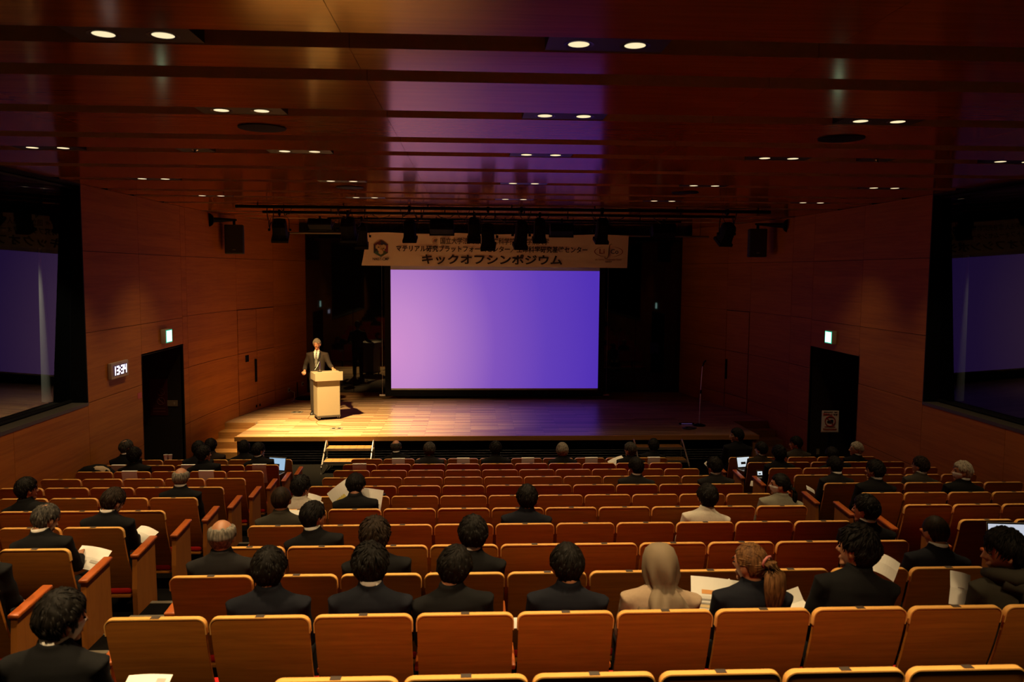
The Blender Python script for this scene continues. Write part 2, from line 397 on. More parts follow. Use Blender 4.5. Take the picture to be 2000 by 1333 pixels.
# ceiling: wood boards across the hall with open slots between them
ce = empty('ceiling', kind='structure', label='dark wood ceiling of wide boards with open slots across the hall', cat='ceiling')
MB().box(-9, 10.5, -5.2, 23, ZC+.22, ZC+.3).build('ceiling_deck', MATTE, ce)
SLOTS = [-3.0, -1.9, -.9, .2, 1.2, 2.3, 3.3, 4.44, 5.20, 6.44, 7.66, 8.56, 9.85, 11.31, 12.78, 13.76, 15.08, 17.15, 18.0, 19.25]
SW = .145
ed = [-5.2]+[v for s in SLOTS for v in (s-SW, s+SW)]+[22.6]
XS = [-5.62, -3.30, -.67, 1.96, 4.59, 7.0]
def edge_faces(me):
    for p_ in me.polygons:
        if abs(p_.normal.y) > .5: p_.material_index = 1
for a, b in zip(ed[::2], ed[1::2]):
    for x0, x1 in zip(XS, XS[1:]): bb = MB().box(x0+.0015, x1-.0015, a, b, ZC, ZC+.13).build('ceiling_board', [W_CEIL, W_EDGE], ce); edge_faces(bb.data)

# ---------------------------------------------------------------- stage
st = empty('stage', kind='structure', label='low wooden stage with louvred front and side steps', cat='stage')
poly = [(-4.77, 16.37), (6.03, 16.37), (6.0, 17.95)]
ys = [17.99, 18.6, 19.4, 20.2, 21.0, 21.8, 22.42]
poly += [(sideX(1, y, -.0), y) for y in ys]+[(sideX(-1, y, -.0), y) for y in reversed(ys)]+[(-4.68, 17.95)]
MB().prism(poly, .06, Matrix.Translation((0, 0, ZS-.06))).build('stage_top', W_STAGE, st)
MB().bbox(-4.78, 6.04, 16.36, 16.42, ZS-.095, ZS+.002, .004).build('fascia', W_FASC, st)
MB().box(-4.66, 5.92, 16.56, 16.6, 0, ZS-.06).build('louvre_backing', MATTE, st)
LOUV = plain('louvre_metal', (.02, .02, .02), .4)
for k in range(9): MB().box(-.5, .5, -.018, .018, -.004, .004, Matrix.Translation((.63, 16.5, .045+.05*k)) @ Matrix.Rotation(-.7, 4, 'X') @ Matrix.Diagonal((10.5, 1, 1, 1))).build('slat', LOUV, st)
for x in (-4.74, 5.92): MB().box(x, x+.08, 16.40, 17.95, 0, ZS-.06).build('end_post', W_FASC, st)
for s in (-1, 1):
    a, b = (-5.62, -4.75) if s < 0 else (6.02, 7.0)
    MB().box(a, b, 17.955, 17.99, .43, ZS-.012).build('riser', W_STEP, st)
    for k in (1, 2, 3):
        MB().bbox(a, b, 17.97-.36*k, 18.0, ZS-.145*k-.145 if k < 3 else 0, ZS-.145*k, .004).build('step', W_STEP, st)

# wall doors on the stage
def wall_door(side, name, leaves, label, plate=True):
    d = empty(name, kind='structure', label=label, cat='door')
    for (a, b, z0, z1) in leaves:
        n = 3; vs = []; fs = []; g = .007
        for k in range(n+1):
            y = a+g+(b-a-2*g)*k/n
            for off in (-.004, .03):
                for z in (z0+g, z1-g*.6): vs.append((sideX(side, y, off), y, z))
        for k in range(n):
            p = 4*k; q = p+4; fs += [(p, q, q+1, p+1), (p+2, p+3, q+3, q+2), (p, p+2, q+2, q), (p+1, q+1, q+3, p+3)]
        fs += [(0, 1, 3, 2), (4*n, 4*n+2, 4*n+3, 4*n+1)]
        MB().add(vs, fs).build('door_leaf', W_WALL, d)
    return d
zz = [ZS, .93, 2.02, 3.03]
dl = wall_door(-1, 'door_3', [(a, b, z0, z1) for a, b in ((18.72, 19.6), (19.61, 20.48)) for z0, z1 in zip(zz, zz[1:])], 'veneered double door flush in the left wall beside the stage')
bk = MB()
for k in range(5):
    y0 = 18.66+1.87*k/5; y1 = y0+1.87/5
    bk.add([(sideX(-1, y, o), y, z) for y in (y0, y1) for o in (.033, .06) for z in (ZS-.03, 3.06)], [(0, 4, 5, 1), (2, 3, 7, 6), (0, 2, 6, 4), (1, 5, 7, 3), (0, 1, 3, 2), (4, 6, 7, 5)])
bk.build('door_backing', MATTE, dl)
def on_wall(side, y, off=0): return Vector((sideX(side, y, off), y, 0)), math.atan2(*(lambda d: (d.x, d.y))(Vector((sideX(side, y+.1, 0)-sideX(side, y-.1, 0), .2))))
def wall_box(side, y, z, wy, hz, th, mat, parent, name, r=.004, lift=0):
    p, a = on_wall(side, y); m = Matrix.Translation((p.x, y, z)) @ Matrix.Rotation(-a, 4, 'Z')
    s = 1 if side < 0 else -1; x0, x1 = sorted((s*lift, s*(lift+th)))
    return MB().bbox(x0, x1, -wy/2, wy/2, -hz/2, hz/2, r, 2, m).build(name, mat, parent)
wall_box(-1, 19.52, 1.55, .07, .55, .03, BLACK, dl, 'door_handle')
wall_box(-1, 19.12, 2.0-.12, .16, .16, .012, BLACK, dl, 'access_plate')
for y in (19.53, 19.70): wall_box(-1, y, .68, .06, .06, .014, BLACK, dl, 'floor_bolt')
d4 = wall_door(1, 'door_4', [(18.97, 19.98, z0, z1) for z0, z1 in zip(zz, zz[1:])], 'flush veneered single door in the right wall beside the stage')
bk = MB()
for k in range(4):
    y0 = 18.9+1.15*k/4; y1 = y0+1.15/4
    bk.add([(sideX(1, y, o), y, z) for y in (y0, y1) for o in (.033, .06) for z in (ZS-.03, 3.06)], [(0, 4, 5, 1), (2, 3, 7, 6), (0, 2, 6, 4), (1, 5, 7, 3), (0, 1, 3, 2), (4, 6, 7, 5)])
bk.build('door_backing', MATTE, d4)
wall_box(1, 19.92, 1.55, .06, .5, .03, BLACK, d4, 'door_handle')

# ---------------------------------------------------------------- ceiling lamps and discs
LX = [-4.30, -1.77, .73, 3.27, 5.86]
LROW = [(2.3, ''), (4.44, ''), (6.44, ''), (8.56, ''), (11.31, ''), (13.76, '')]
COLP = [1.05, 1.0, 1.0, .72, .40]
hous = MB(); hous.box(-.325, .325, -.13, .13, 0, .10)
hous_me = hous.mesh('housing', plain('lamp_housing', (.012, .011, .012), .5))
ring_me = MB().lathe([(.068, .0), (.082, -.002), (.085, .004), (.07, .012), (.064, .012)], (0, 0, 0), 28).mesh('trim_ring', plain('lamp_ring', (.05, .045, .04), .35, .6), True)
lens_me = MB().lathe([(.0001, -.001), (.03, -.002), (.066, .002), (.066, .008)], (0, 0, 0), 28).mesh('lens', LENS, True)
off_me = MB().lathe([(.0001, .0), (.066, .002), (.066, .008)], (0, 0, 0), 28).mesh('lens', plain('lamp_off', (.03, .03, .03), .3), True)
WHICH = ['row of lamps closest overhead', 'second row of lamps', 'third row of lamps', 'fourth row of lamps', 'row of lamps closest to the stage']
for r, (y, _) in enumerate(LROW):
    for c, x in enumerate(LX):
        lit = not (r == 1 and c in (3, 4))
        u, v = px_of((x, y, ZC))
        if r > 0 and -60 < u < 2060 and v > -30:
            d = empty('downlight', (x, y, ZC+.005), label=f'twin round downlight, {WHICH[r-1]}, {ORD[c]} from the left wall', cat='downlight', group='twin ceiling downlights')
            obj('housing', hous_me, d)
            for dx in (-.153, .153):
                obj('trim_ring', ring_me, d, (dx, 0, 0)); obj('lens', lens_me if lit else off_me, d, (dx, 0, -.001))
        if lit: spot('downlight_beam', (x, y, ZC-.02), (x, y, 0), LAMP_W*COLP[c]*(1.9, 1.5, 1.1, .9, .75, .65)[r], WARM, 92, .85, .10)
GR = plain('speaker_grille', (.022, .018, .014), .6, scale=260, var=.4)
for (u, v, lab) in ((512, 249, 'round dark ceiling speaker beyond the second lamp row, over the left seats'), (1643, 270, 'round dark ceiling speaker beyond the second lamp row, over the right seats'), (683, 366, 'round dark ceiling speaker beyond the fourth lamp row, over the left seats'), (1338, 376, 'round dark ceiling speaker beyond the fourth lamp row, over the right seats')):
    p = onZ(u, v, ZC)
    d = empty('ceiling_speaker', (p.x, p.y, ZC), label=lab, cat='speaker', group='ceiling speakers')
    MB().lathe([(.0001, -.010), (.17, -.010), (.175, -.004), (.175, .0)], (0, 0, 0), 36).build('grille', GR, d, True)
    MB().lathe([(.176, -.012), (.198, -.010), (.202, .0), (.176, .0)], (0, 0, 0), 36).build('rim', BLACK, d, True)
for (u, v, lab) in ((389, 298, 'small dark sprinkler plate in the ceiling slot over the left seats'), (1690, 320, 'small dark sprinkler plate in the ceiling slot over the right seats')):
    p = onZ(u, v, ZC)
    d = empty('sprinkler', (p.x, 8.56, ZC+.005), label=lab, cat='sprinkler')
    MB().box(-.17, .17, -.13, .13, 0, .08).build('cover_plate', plain('lamp_housing', (.012, .011, .012), .5), d)
    MB().lathe([(.0001, -.03), (.02, -.028), (.012, -.01), (.035, 0)], (0, 0, 0), 14).build('nozzle', CHROME, d, True)

# ---------------------------------------------------------------- screen
def screen_mat():
    m = bpy.data.materials.new('projected_image'); m.use_nodes = True; t = m.node_tree; t.nodes.clear(); N, L = t.nodes, t.links
    tc = N.new('ShaderNodeTexCoord'); sp = N.new('ShaderNodeSeparateXYZ'); L.new(tc.outputs['Generated'], sp.inputs[0])
    def mad(a, k, c):
        n = N.new('ShaderNodeMath'); n.operation = 'MULTIPLY_ADD'; L.new(a, n.inputs[0]); n.inputs[1].default_value = k
        if isinstance(c, (int, float)): n.inputs[2].default_value = c
        else: L.new(c, n.inputs[2])
        return n.outputs[0]
    # gradient runs mostly across, the upper part slightly ahead
    vm = N.new('ShaderNodeVectorMath'); vm.operation = 'MULTIPLY_ADD'; L.new(tc.outputs['Generated'], vm.inputs[0]); vm.inputs[1].default_value = (1, 0, .40); vm.inputs[2].default_value = (.0, 0, -.13)
    ln = N.new('ShaderNodeVectorMath'); ln.operation = 'LENGTH'; L.new(vm.outputs[0], ln.inputs[0])
    g = mad(ln.outputs['Value'], 1.0, .0)
    cr = N.new('ShaderNodeValToRGB'); L.new(g, cr.inputs[0]); e = cr.color_ramp
    cols = [(0, (.64, .28, .62)), (.15, (.55, .25, .60)), (.5, (.215, .085, .50)), (.75, (.120, .048, .47)), (1, (.080, .030, .45))]
    e.elements[0].position = 0; e.elements[0].color = (*cols[0][1], 1); e.elements[1].position = 1; e.elements[1].color = (*cols[-1][1], 1)
    for p, c in cols[1:-1]: x = e.elements.new(p); x.color = (*c, 1)
    em = N.new('ShaderNodeEmission'); L.new(cr.outputs[0], em.inputs[0]); em.inputs[1].default_value = 1.0
    o = N.new('ShaderNodeOutputMaterial'); L.new(em.outputs[0], o.inputs[0]); return m
YS = 21.2; SX0, SX1, SZ0, SZ1 = -2.09, 3.39, .872, 3.99
sc = empty('projection_screen', ((SX0+SX1)/2, YS, ZC), label='wide projection screen showing a pink to blue violet gradient', cat='screen')
def sb(x0, x1, y0, y1, z0, z1): mx = (SX0+SX1)/2; return (x0-mx, x1-mx, y0, y1, z0-ZC, z1-ZC)
MB().box(*sb(SX0, SX1, -.004, 0, SZ0, SZ1)).build('screen_surface', screen_mat(), sc)
FAB = plain('screen_fabric', (.55, .53, .48), .8, var=.03)
MB().box(*sb(SX0, SX1, -.003, .002, SZ1, 4.95)).build('top_border', FAB, sc)
MB().box(*sb(SX0, SX1, -.003, .002, SZ0-.042, SZ0)).build('bottom_border', FAB, sc)
bm_ = MB(); bm_.box(*sb(SX0-.16, SX1+.16, .003, .006, .72, 4.95)); bm_.build('black_masking', MATTE, sc)
MB().bbox(*sb(SX0-.2, SX1+.2, -.08, .08, 4.95, ZC-.006), .01).build('screen_case', BLACK, sc)
mx = (SX0+SX1)/2
MB().cyl((SX0-.14-mx, 0, .69-ZC), (SX1+.14-mx, 0, .69-ZC), .028).build('roller_bar', BLACK, sc, True)
for s in (-1, 1):
    xe = (SX0-.23 if s < 0 else SX1+.23)-mx
    MB().cyl((xe-.075, 0, .69-ZC), (xe+.075, 0, .69-ZC), .034).build('end_cap', CHROME, sc, True)
    MB().cyl((xe, 0, .70-ZC), (xe, 0, 4.97-ZC), .0035, 6).build('tension_wire', ALU, sc)
# ---------------------------------------------------------------- banner
YB = 20.9
BAN = plain('banner_cloth', (.76, .68, .62), .8, var=.03, scale=6)
INK = plain('black_ink', (.012, .011, .012), .7); INKG = plain('grey_ink', (.06, .05, .05), .7)
q = [(-2.638, 4.924), (-2.801, 4.09), (4.064, 4.075), (4.088, 4.922)]
bn = empty('banner', ((q[0][0]+q[3][0])/2, YB, 4.92), label='long white banner with Japanese symposium title above the screen', cat='banner')
n, k2 = 60, 8; vs = []; fs = []
for i in range(n+1):
    s = i/n
    for j in range(k2+1):
        t = j/k2; x = (q[0][0]*(1-s)+q[3][0]*s)*(1-t)+(q[1][0]*(1-s)+q[2][0]*s)*t; z = (q[0][1]*(1-s)+q[3][1]*s)*(1-t)+(q[1][1]*(1-s)+q[2][1]*s)*t
        z += .015*math.sin(s*23)*(1-t)**2; y = .008*math.sin(s*31+t*2)*(1-t)+.004*math.sin(s*70)
        vs.append((x-bn.location.x, y, z-4.92))
for i in range(n):
    for j in range(k2): a = i*(k2+1)+j; fs.append((a, a+1, a+k2+2, a+k2+1))
MB().add(vs, fs).build('banner_cloth', BAN, bn, 'all')
def bpt(u, v): p = onY(u, v, YB); return p.x-bn.location.x, p.z-4.92
def ban_text(name, body, u0, u1, v0, v1, mat, wt=.0, vl=None):
    (x0, z0), (x1, z1) = bpt(u0, v0), bpt(u1, v1)
    zl, zr = bpt(u0, (v0+v1)/2)[1], bpt(u1, (v0+v1)/2 if vl is None else vl)[1]
    o = fit_text(name, body, mat, bn, (x0+x1)/2, (z0+z1)/2, abs(x1-x0), abs(z1-z0), -.022, wt)
    return o
ban_text('lettering', '国立大学法人 奈良先端科学技術大学院大学', 860, 1072, 464, 479, INKG, .014)
ban_text('lettering', 'マテリアル研究プラットフォームセンター／生命科学研究基盤センター', 774, 1147, 479, 495, INK, .022)
ban_text('lettering', 'キックオフシンポジウム', 824, 1098, 496, 518.5, INK, .026)
def flat(name, poly, mat, y=-.02, parent=None):
    p = parent or bn
    return MB().prism([(a, b) for a, b in poly], .002, Matrix.Translation((0, y, 0)) @ Matrix.Rotation(PI/2, 4, 'X')).build(name, mat, p)
# hexagon emblem
hx, hz = bpt(744, 486); R = .215
col = [plain('logo_navy', (.035, .04, .12), .7), plain('logo_teal', (.05, .13, .13), .7), plain('logo_plum', (.20, .04, .10), .7), plain('logo_dark', (.03, .025, .05), .7), plain('logo_green', (.05, .09, .04), .7), plain('logo_maroon', (.12, .03, .06), .7)]
hexp = [(hx+R*math.sin(PI/3*k)*.98, hz+R*math.cos(PI/3*k)) for k in range(6)]
for k in range(6):
    a, b = hexp[k], hexp[(k+1) % 6]; m_ = ((a[0]+b[0])/2, (a[1]+b[1])/2)
    flat('emblem_facet', [a, b, (hx+(b[0]-hx)*.5, hz+(b[1]-hz)*.5), (hx+(a[0]-hx)*.5, hz+(a[1]-hz)*.5)], col[(k*2) % 6 if k < 3 else (k*2+1) % 6], -.020)
cream = plain('logo_cream', (.60, .50, .34), .7)
for k in range(3):
    a = PI/3+k*2*PI/3; c0 = (hx+.085*math.sin(a), hz+.085*math.cos(a))
    flat('emblem_cell', [(c0[0]+.068*math.sin(PI/3*j), c0[1]+.068*math.cos(PI/3*j)) for j in range(6)], cream, -.023)
rnd = random.Random(3)
for k in range(7):
    a = rnd.uniform(0, 6.28); r = rnd.uniform(.02, .12); c0 = (hx+r*math.sin(a), hz+r*math.cos(a))
    flat('emblem_dot', [(c0[0]+.016*math.cos(2*PI*j/8), c0[1]+.016*math.sin(2*PI*j/8)) for j in range(8)], plain('logo_ochre', (.38, .24, .04), .7) if k % 3 else INK, -.026)
ban_text('lettering', 'NAIST-CMP', 728, 760, 503.5, 509, INK, .012)
# round seal with three slashes
ex, ez = bpt(849, 470); rr = .07
def ring(name, cx, cz, rx, rz, wdt, mat, a0=0, a1=2*PI, n=32, y=-.02, taper=False):
    vs = []; fs = []
    for i in range(n+1):
        t = i/n; a = a0+(a1-a0)*t; ww = wdt*(math.sin(PI*t)*.9+.1 if taper else 1)
        for r in (-ww/2, ww/2):
            for yy in (y, y+.002): vs.append((cx+(rx+r)*math.cos(a), yy, cz+(rz+r)*math.sin(a)))
    for i in range(n):
        a = 4*i; b = a+4; fs += [(a, b, b+2, a+2), (a+1, a+3, b+3, b+1), (a, a+1, b+1, b), (a+2, b+2, b+3, a+3)]
    return MB().add(vs, fs).build(name, mat, bn)
ring('seal_ring', ex, ez, rr, rr, .008, plain('logo_ochre', (.38, .24, .04), .7))
for k, m_ in enumerate((plain('logo_red', (.45, .03, .03), .7), INK, INK)):
    x = ex-.045+.032*k; flat('seal_slash', [(x, ez-.035), (x+.02, ez-.035), (x+.05, ez+.035), (x+.03, ez+.035)], m_)
# oval emblem at the other end
ox, oz = bpt(1188.5, 492)
RD = plain('logo_brown_red', (.26, .05, .02), .7); BL = plain('logo_blue', (.05, .06, .16), .7); GN = plain('logo_olive', (.10, .10, .045), .7)
ring('emblem_arc', ox, oz, .365, .135, .020, RD, PI*.62, PI*1.42, 30, -.02, True); ring('emblem_arc', ox, oz, .365, .135, .020, RD, -PI*.42, PI*.42, 30, -.02, True)
ban_text('lettering', 'Li', 1170.5, 1180.5, 486.5, 496, RD, .012); ban_text('lettering', 'Co', 1192.5, 1207.5, 487, 496.3, BL, .012)
cu = [(.095, .185), (.07, .20), (.035, .18), (.018, .11), (.012, 0), (.005, -.09), (-.02, -.16), (-.06, -.185), (-.095, -.16), (-.085, -.125)]
MB().tube([(ox+a-.005, -.021, oz+b) for a, b in cu], [.004, .007, .009, .012, .013, .012, .010, .009, .007, .004], 6).build('emblem_swash', GN, bn, True)
ban_text('lettering', 'Life Science Collaboration Center', 1162, 1214, 505.5, 509.3, RD, .004)
ban_text('lettering', 'NAIST', 1182, 1195, 510.3, 513.3, INK, .02)
# ---------------------------------------------------------------- lighting bars and fixtures
BARS = {}
def bar(key, u0, v0, u1, v1, y, r, label):
    a, b = onY(u0, v0, y), onY(u1, v1, y); z = min((a.z+b.z)/2, ZC-.03)
    BARS[key] = (y, z)
    d = empty('lighting_bar', ((a.x+b.x)/2, y, z), label=label, cat='lighting bar', group='lighting bars over the stage front')
    h = (b.x-a.x)/2
    MB().cyl((-h, 0, 0), (h, 0, 0), r, 12).build('pipe', BLACK, d, True)
    k = -h+.4; top = ZC+.222-z if key in 'ac' else ZC-z
    while k < h: MB().cyl((k, 0, 0), (k, 0, top), .012, 6).build('hanger', BLACK, d); k += 1.55
bar('a', 460, 405, 1505, 413, 15.1, .030, 'black pipe hung under the ceiling nearest the audience, above the stage')
bar('b', 513, 414, 1435, 424, 15.9, .026, 'black pipe hung under the ceiling, second from the audience')
bar('c', 640, 426, 1330, 434, 17.2, .022, 'black pipe hung under the ceiling, third from the audience')
bar('d', 682, 431, 1290, 439, 18.4, .020, 'black pipe hung under the ceiling, furthest from the audience')
def spot_light(u, vt, vb, key, wpx, tilt, label, yaw=0):
    y, zb = BARS[key]; p = onY(u, vt, y); q = onY(u, vb, y); k = F/y/1.0
    h = max(.3, (p.z-q.z)); wd = wpx/k*.9
    d = empty('stage_spotlight', (p.x, y, zb), yaw, label=label, cat='spotlight', group='black stage spotlights')
    zt = p.z-zb-.02
    zc = zt-h*.40; T = Matrix.Translation((0, 0, zc)) @ Matrix.Rotation(tilt, 4, 'X')
    b = MB(); w2 = wd/2
    prof = [(-.5, .55, .5), (-.44, .80, .75), (-.30, .92, .9), (.10, .92, .92), (.34, 1.0, 1.0)]
    L = h*1.02; rings = []; vs = []; fs = []
    for (t, sx, sz) in prof:
        for k2 in range(12):
            a = 2*PI*k2/12+PI/12; ca, sa = math.cos(a), math.sin(a); sq = 1/max(abs(ca), abs(sa))**.65
            vs.append(T @ Vector((w2*sx*ca*sq, t*L, w2*sz*sa*sq)))
    for i in range(len(prof)-1):
        for k2 in range(12): fs.append((i*12+k2, i*12+(k2+1) % 12, (i+1)*12+(k2+1) % 12, (i+1)*12+k2))
    fs += [tuple(reversed(range(12))), tuple(4*12+i for i in range(12))]
    b.add(vs, fs); b.build('housing', BLACK, d)
    f = MB(); e = w2*1.06; y0, y1 = .34*L, .46*L
    for (xa, xb, za, zb2) in ((-e, e, e-.014, e), (-e, e, -e, -e+.014), (-e, -e+.014, -e, e), (e-.014, e, -e, e)): f.box(xa, xb, y0, y1, za, zb2, T)
    f.build('filter_frame', BLACK, d)
    MB().add([T @ Vector(v) for v in ((-e*.9, y0+.004, -e*.9), (e*.9, y0+.004, -e*.9), (e*.9, y0+.004, e*.9), (-e*.9, y0+.004, e*.9))], [(0, 1, 2, 3)]).build('front_lens', plain('dark_lens', (.02, .02, .022), .1), d)
    yk = w2*1.18; MB().tube([(-yk, 0, zc), (-yk, 0, zc+h*.42), (-yk*.86, 0, -.10), (0, 0, -.085), (yk*.86, 0, -.10), (yk, 0, zc+h*.42), (yk, 0, zc)], [(.006, .016)]*7, 6, (0, 1, 0)).build('yoke', BLACK, d)
    c = MB(); c.box(-.022, .022, -.042, .042, -.055, .045); c.cyl((0, 0, -.09), (0, 0, -.05), .014, 8); c.build('clamp', BLACK, d)
    for s in (-1, 1): MB().cyl((s*yk, 0, zc), (s*(yk+.04), 0, zc), .026, 10).build('tilt_knob', BLACK, d)
    return d
t = -.95
for (u, vt, vb, key, wp, tl, lab, yw) in (
    (546, 430, 473, 'b', 33, t, 'black stage spotlight furthest to the left, in front of the veneer wall', .1),
    (680, 427, 474, 'b', 34, t, 'black stage spotlight above the dark glass, left of the hexagon emblem', 0),
    (706, 440, 489, 'c', 27, t-.2, 'black stage spotlight hanging low at the upper left corner of the banner', .1),
    (800, 432, 475, 'a', 28, t-.2, 'black stage spotlight over the banner between hexagon emblem and round seal', -.05),
    (926, 428, 477, 'b', 28, t-.2, 'black stage spotlight covering the middle of the banner, left of a touching pair', 0),
    (953, 440, 491, 'a', 30, t-.15, 'black stage spotlight covering the middle of the banner, right of a touching pair', -.12),
    (1018, 435, 491, 'a', 28, t-.2, 'black stage spotlight over the banner right of centre, hanging lowest there', .15),
    (1054, 430, 477, 'b', 28, t-.25, 'black stage spotlight over the banner at the end of its top line of writing', 0),
    (1176, 430, 479, 'a', 28, t-.2, 'black stage spotlight hanging over the oval emblem of the banner', .08),
    (1419, 437, 482, 'a', 30, t, 'black stage spotlight furthest to the right, beside the dark veneer wall', .25)):
    d = spot_light(u, vt, vb, key, wp, tl, lab, yw)
def flood(u, vt, vb, key, wpx, label):
    y, zb = BARS[key]; p = onY(u, vt, y); q_ = onY(u, vb, y); k = F/y; wd = wpx/k; h = p.z-q_.z
    d = empty('flood_light', (p.x, y, zb), label=label, cat='floodlight', group='black flood lights over the stage')
    z0 = q_.z-zb; T = Matrix.Translation((0, 0, z0+h*.45)) @ Matrix.Rotation(-.5, 4, 'X')
    b = MB(); b.bbox(-wd/2, wd/2, -.12, .10, -h*.4, h*.4, .02, 2, T); b.build('housing', BLACK, d)
    for k2 in range(5): MB().box(-wd/2+.02, wd/2-.02, -.13, -.12, -h*.3+k2*h*.14, -h*.3+k2*h*.14+.008, T).build('cooling_fin', BLACK, d)
    MB().box(-wd/2-.012, wd/2+.012, .10, .13, -h*.43, h*.43, T).build('front_frame', BLACK, d)
    MB().tube([(-wd/2-.02, 0, z0+h*.45), (-wd/2-.02, 0, -.06), (wd/2+.02, 0, -.06), (wd/2+.02, 0, z0+h*.45)], [(.005, .014)]*4, 6, (0, 1, 0)).build('yoke', BLACK, d)
    MB().box(-.02, .02, -.04, .04, -.065, .04).build('clamp', BLACK, d)
flood(625, 428, 447, 'c', 44, 'wide black flood light above the dark glass left of the banner')
flood(863, 430, 457, 'c', 46, 'wide black flood light over the round seal of the banner')
flood(1097, 438, 460, 'c', 46, 'wide black flood light over the banner left of the oval emblem')
flood(1296, 436, 464, 'c', 46, 'wide black flood light right of the banner')
rnd = random.Random(11)
NB = {}
CAB = plain('black_cable', (.01, .009, .008), .6)
for k, (u, key, span, drop) in enumerate(sorted(((528, 'a', 14, 36), (560, 'a', 22, 14), (655, 'a', 20, 12), (672, 'a', 28, 18), (700, 'b', 26, 22), (640, 'c', 34, 16), (745, 'b', 40, 9), (790, 'a', 18, 14), (818, 'a', 22, 22), (870, 'b', 40, 8), (905, 'a', 26, 20), (940, 'a', 34, 20), (985, 'b', 40, 12), (1025, 'a', 26, 22), (1060, 'b', 30, 10), (1110, 'c', 40, 7), (1165, 'a', 20, 24), (1200, 'b', 44, 10), (1290, 'b', 30, 12), (1425, 'a', 30, 30)))):
    y, zb = BARS[key]; p = onY(u, 420, y); k2 = F/y; a, dz = span/k2/2, drop/k2
    pts = [(p.x-a+2*a*t_/10, y-.03*math.sin(PI*t_/10)+.03*math.sin(PI*t_/10)*math.sin(t_*.9+k), zb+.026-(dz+.04)*math.sin(PI*t_/10)**.7*(1+.12*math.sin(k+t_*1.7))) for t_ in range(11)]
    MB().tube(pts, .009, 6).build('cable', CAB, None, True, label=f'black cable loop on the {dict(a="front", b="second", c="third")[key]} lighting bar, {ORD[NB.setdefault(key, 0)]} from its left end', cat='cable', group='cable loops on the lighting bars'); NB[key] += 1
# batten and border
pa, pb = onY(555, 454.5, 20.95), onY(1405, 463.5, 20.95)
d = empty('batten_pipe', ((pa.x+pb.x)/2, 20.98, (pa.z+pb.z)/2), label='thin grey pipe carrying the banner across the stage', cat='pipe')
hb = (pb.x-pa.x)/2
MB().cyl((-hb, 0, 0), (hb, 0, 0), .022, 12).build('pipe', plain('grey_pipe', (.25, .22, .18), .4, .6), d, True)
for k in range(6): x = -hb+.5+k*(2*hb-1)/5; MB().cyl((x, 0, 0), (x, 0, ZC-d.location.z), .006, 6).build('hanger', BLACK, d)
vs = []; fs = []; n = 160
for i in range(n+1):
    x = -4.4+10.2*i/n; yy = 21.055+.026*math.sin(i*1.15)+.012*math.sin(i*.47)
    vs += [(x, yy, ZC), (x, yy, 4.90), (x, yy+.012, ZC), (x, yy+.012, 4.90)]
for i in range(n): a = 4*i; fs += [(a, a+1, a+5, a+4), (a+2, a+6, a+7, a+3), (a+1, a+3, a+7, a+5)]
MB().add(vs, fs).build('border_curtain', plain('black_velvet', (.010, .009, .008), .95, spec=.1), None, 'all', label='black pleated border curtain along the ceiling above the banner', cat='curtain')
# wall speakers
def wall_speaker(side, u, v, label):
    Y = 18.0; p = onY(u, v, Y); yaw = .18 if side < 0 else -.18
    d = empty('wall_speaker', (p.x, Y, p.z), yaw, label=label, cat='loudspeaker', group='loudspeakers on the side walls')
    MB().bbox(-.195, .195, -.13, .14, -.315, .315, .02, 3).build('cabinet', plain('speaker_black', (.010, .010, .010), .6), d, True)
    MB().bbox(-.18, .18, -.142, -.131, -.29, .30, .005).build('grille', plain('speaker_mesh', (.014, .014, .014), .7, scale=300, var=.5), d)
    MB().box(-.035, .035, -.1445, -.142, -.235, -.222).build('badge', plain('badge_silver', (.25, .24, .22), .4), d)
    inv = Matrix.Rotation(-yaw, 4, 'Z'); yw = 17.4
    wp = inv @ (Vector((sideX(side, yw, .0), yw, 5.0))-d.location); tp = Vector((0, 0, .42))
    MB().tube([wp, wp.lerp(tp, .5), tp+(tp-wp).normalized()*.06], [.06, .045, .022], 8).build('arm', BLACK, d)
    dx = (tp-wp).normalized(); MB().tube([wp-dx*.0, wp+dx*.03], [.14, .13], 20).build('wall_plate', BLACK, d)
    MB().cyl((0, 0, .31), (0, 0, .42), .03, 10).build('stem', BLACK, d)
wall_speaker(-1, 458, 468, 'black loudspeaker on an arm from the left veneer wall')
wall_speaker(1, 1479, 475, 'black loudspeaker on an arm from the darker right veneer wall')
# clock
p, a = on_wall(-1, 12.98)
ck = empty('wall_clock', (p.x, 12.98, 2.365), label='digital wall clock with bright white digits reading 13:34', cat='clock')
MB().bbox(0, .055, -.315, .315, -.13, .13, .012, 3).build('case', plain('clock_case', (.34, .25, .19), .5), ck, True)
MB().box(.0555, .057, -.245, .245, -.085, .085).build('face', plain('clock_face', (.012, .006, .05), .2), ck)
DIG = emit('clock_digits', (.80, .76, 1.0), 3.2)
SEG = {'1': 'bc', '3': 'abgcd', '4': 'fgbc'}
def seg7(ch, y0, wd, hg):
    m = MB(); tk = .024
    # from the room the clock face looks along +X, so its writing runs towards +Y
    R_ = {'a': (0, wd, hg/2-tk, hg/2), 'd': (0, wd, -hg/2, -hg/2+tk), 'g': (0, wd, -tk/2, tk/2), 'f': (0, tk, 0, hg/2), 'e': (0, tk, -hg/2, 0), 'b': (wd-tk, wd, 0, hg/2), 'c': (wd-tk, wd, -hg/2, 0)}
    for s in SEG[ch]: ya, yb, za, zb = R_[s]; m.box(.057, .059, y0+ya, y0+yb, za, zb)
    m.build('digit', DIG, ck)
for ch, y0 in (('1', -.255), ('3', -.125), ('3', .03), ('4', .145)): seg7(ch, y0, .09, .14)
for z in (-.03, .03): MB().box(.057, .059, -.012, .008, z-.01, z+.01).build('colon_dot', DIG, ck)
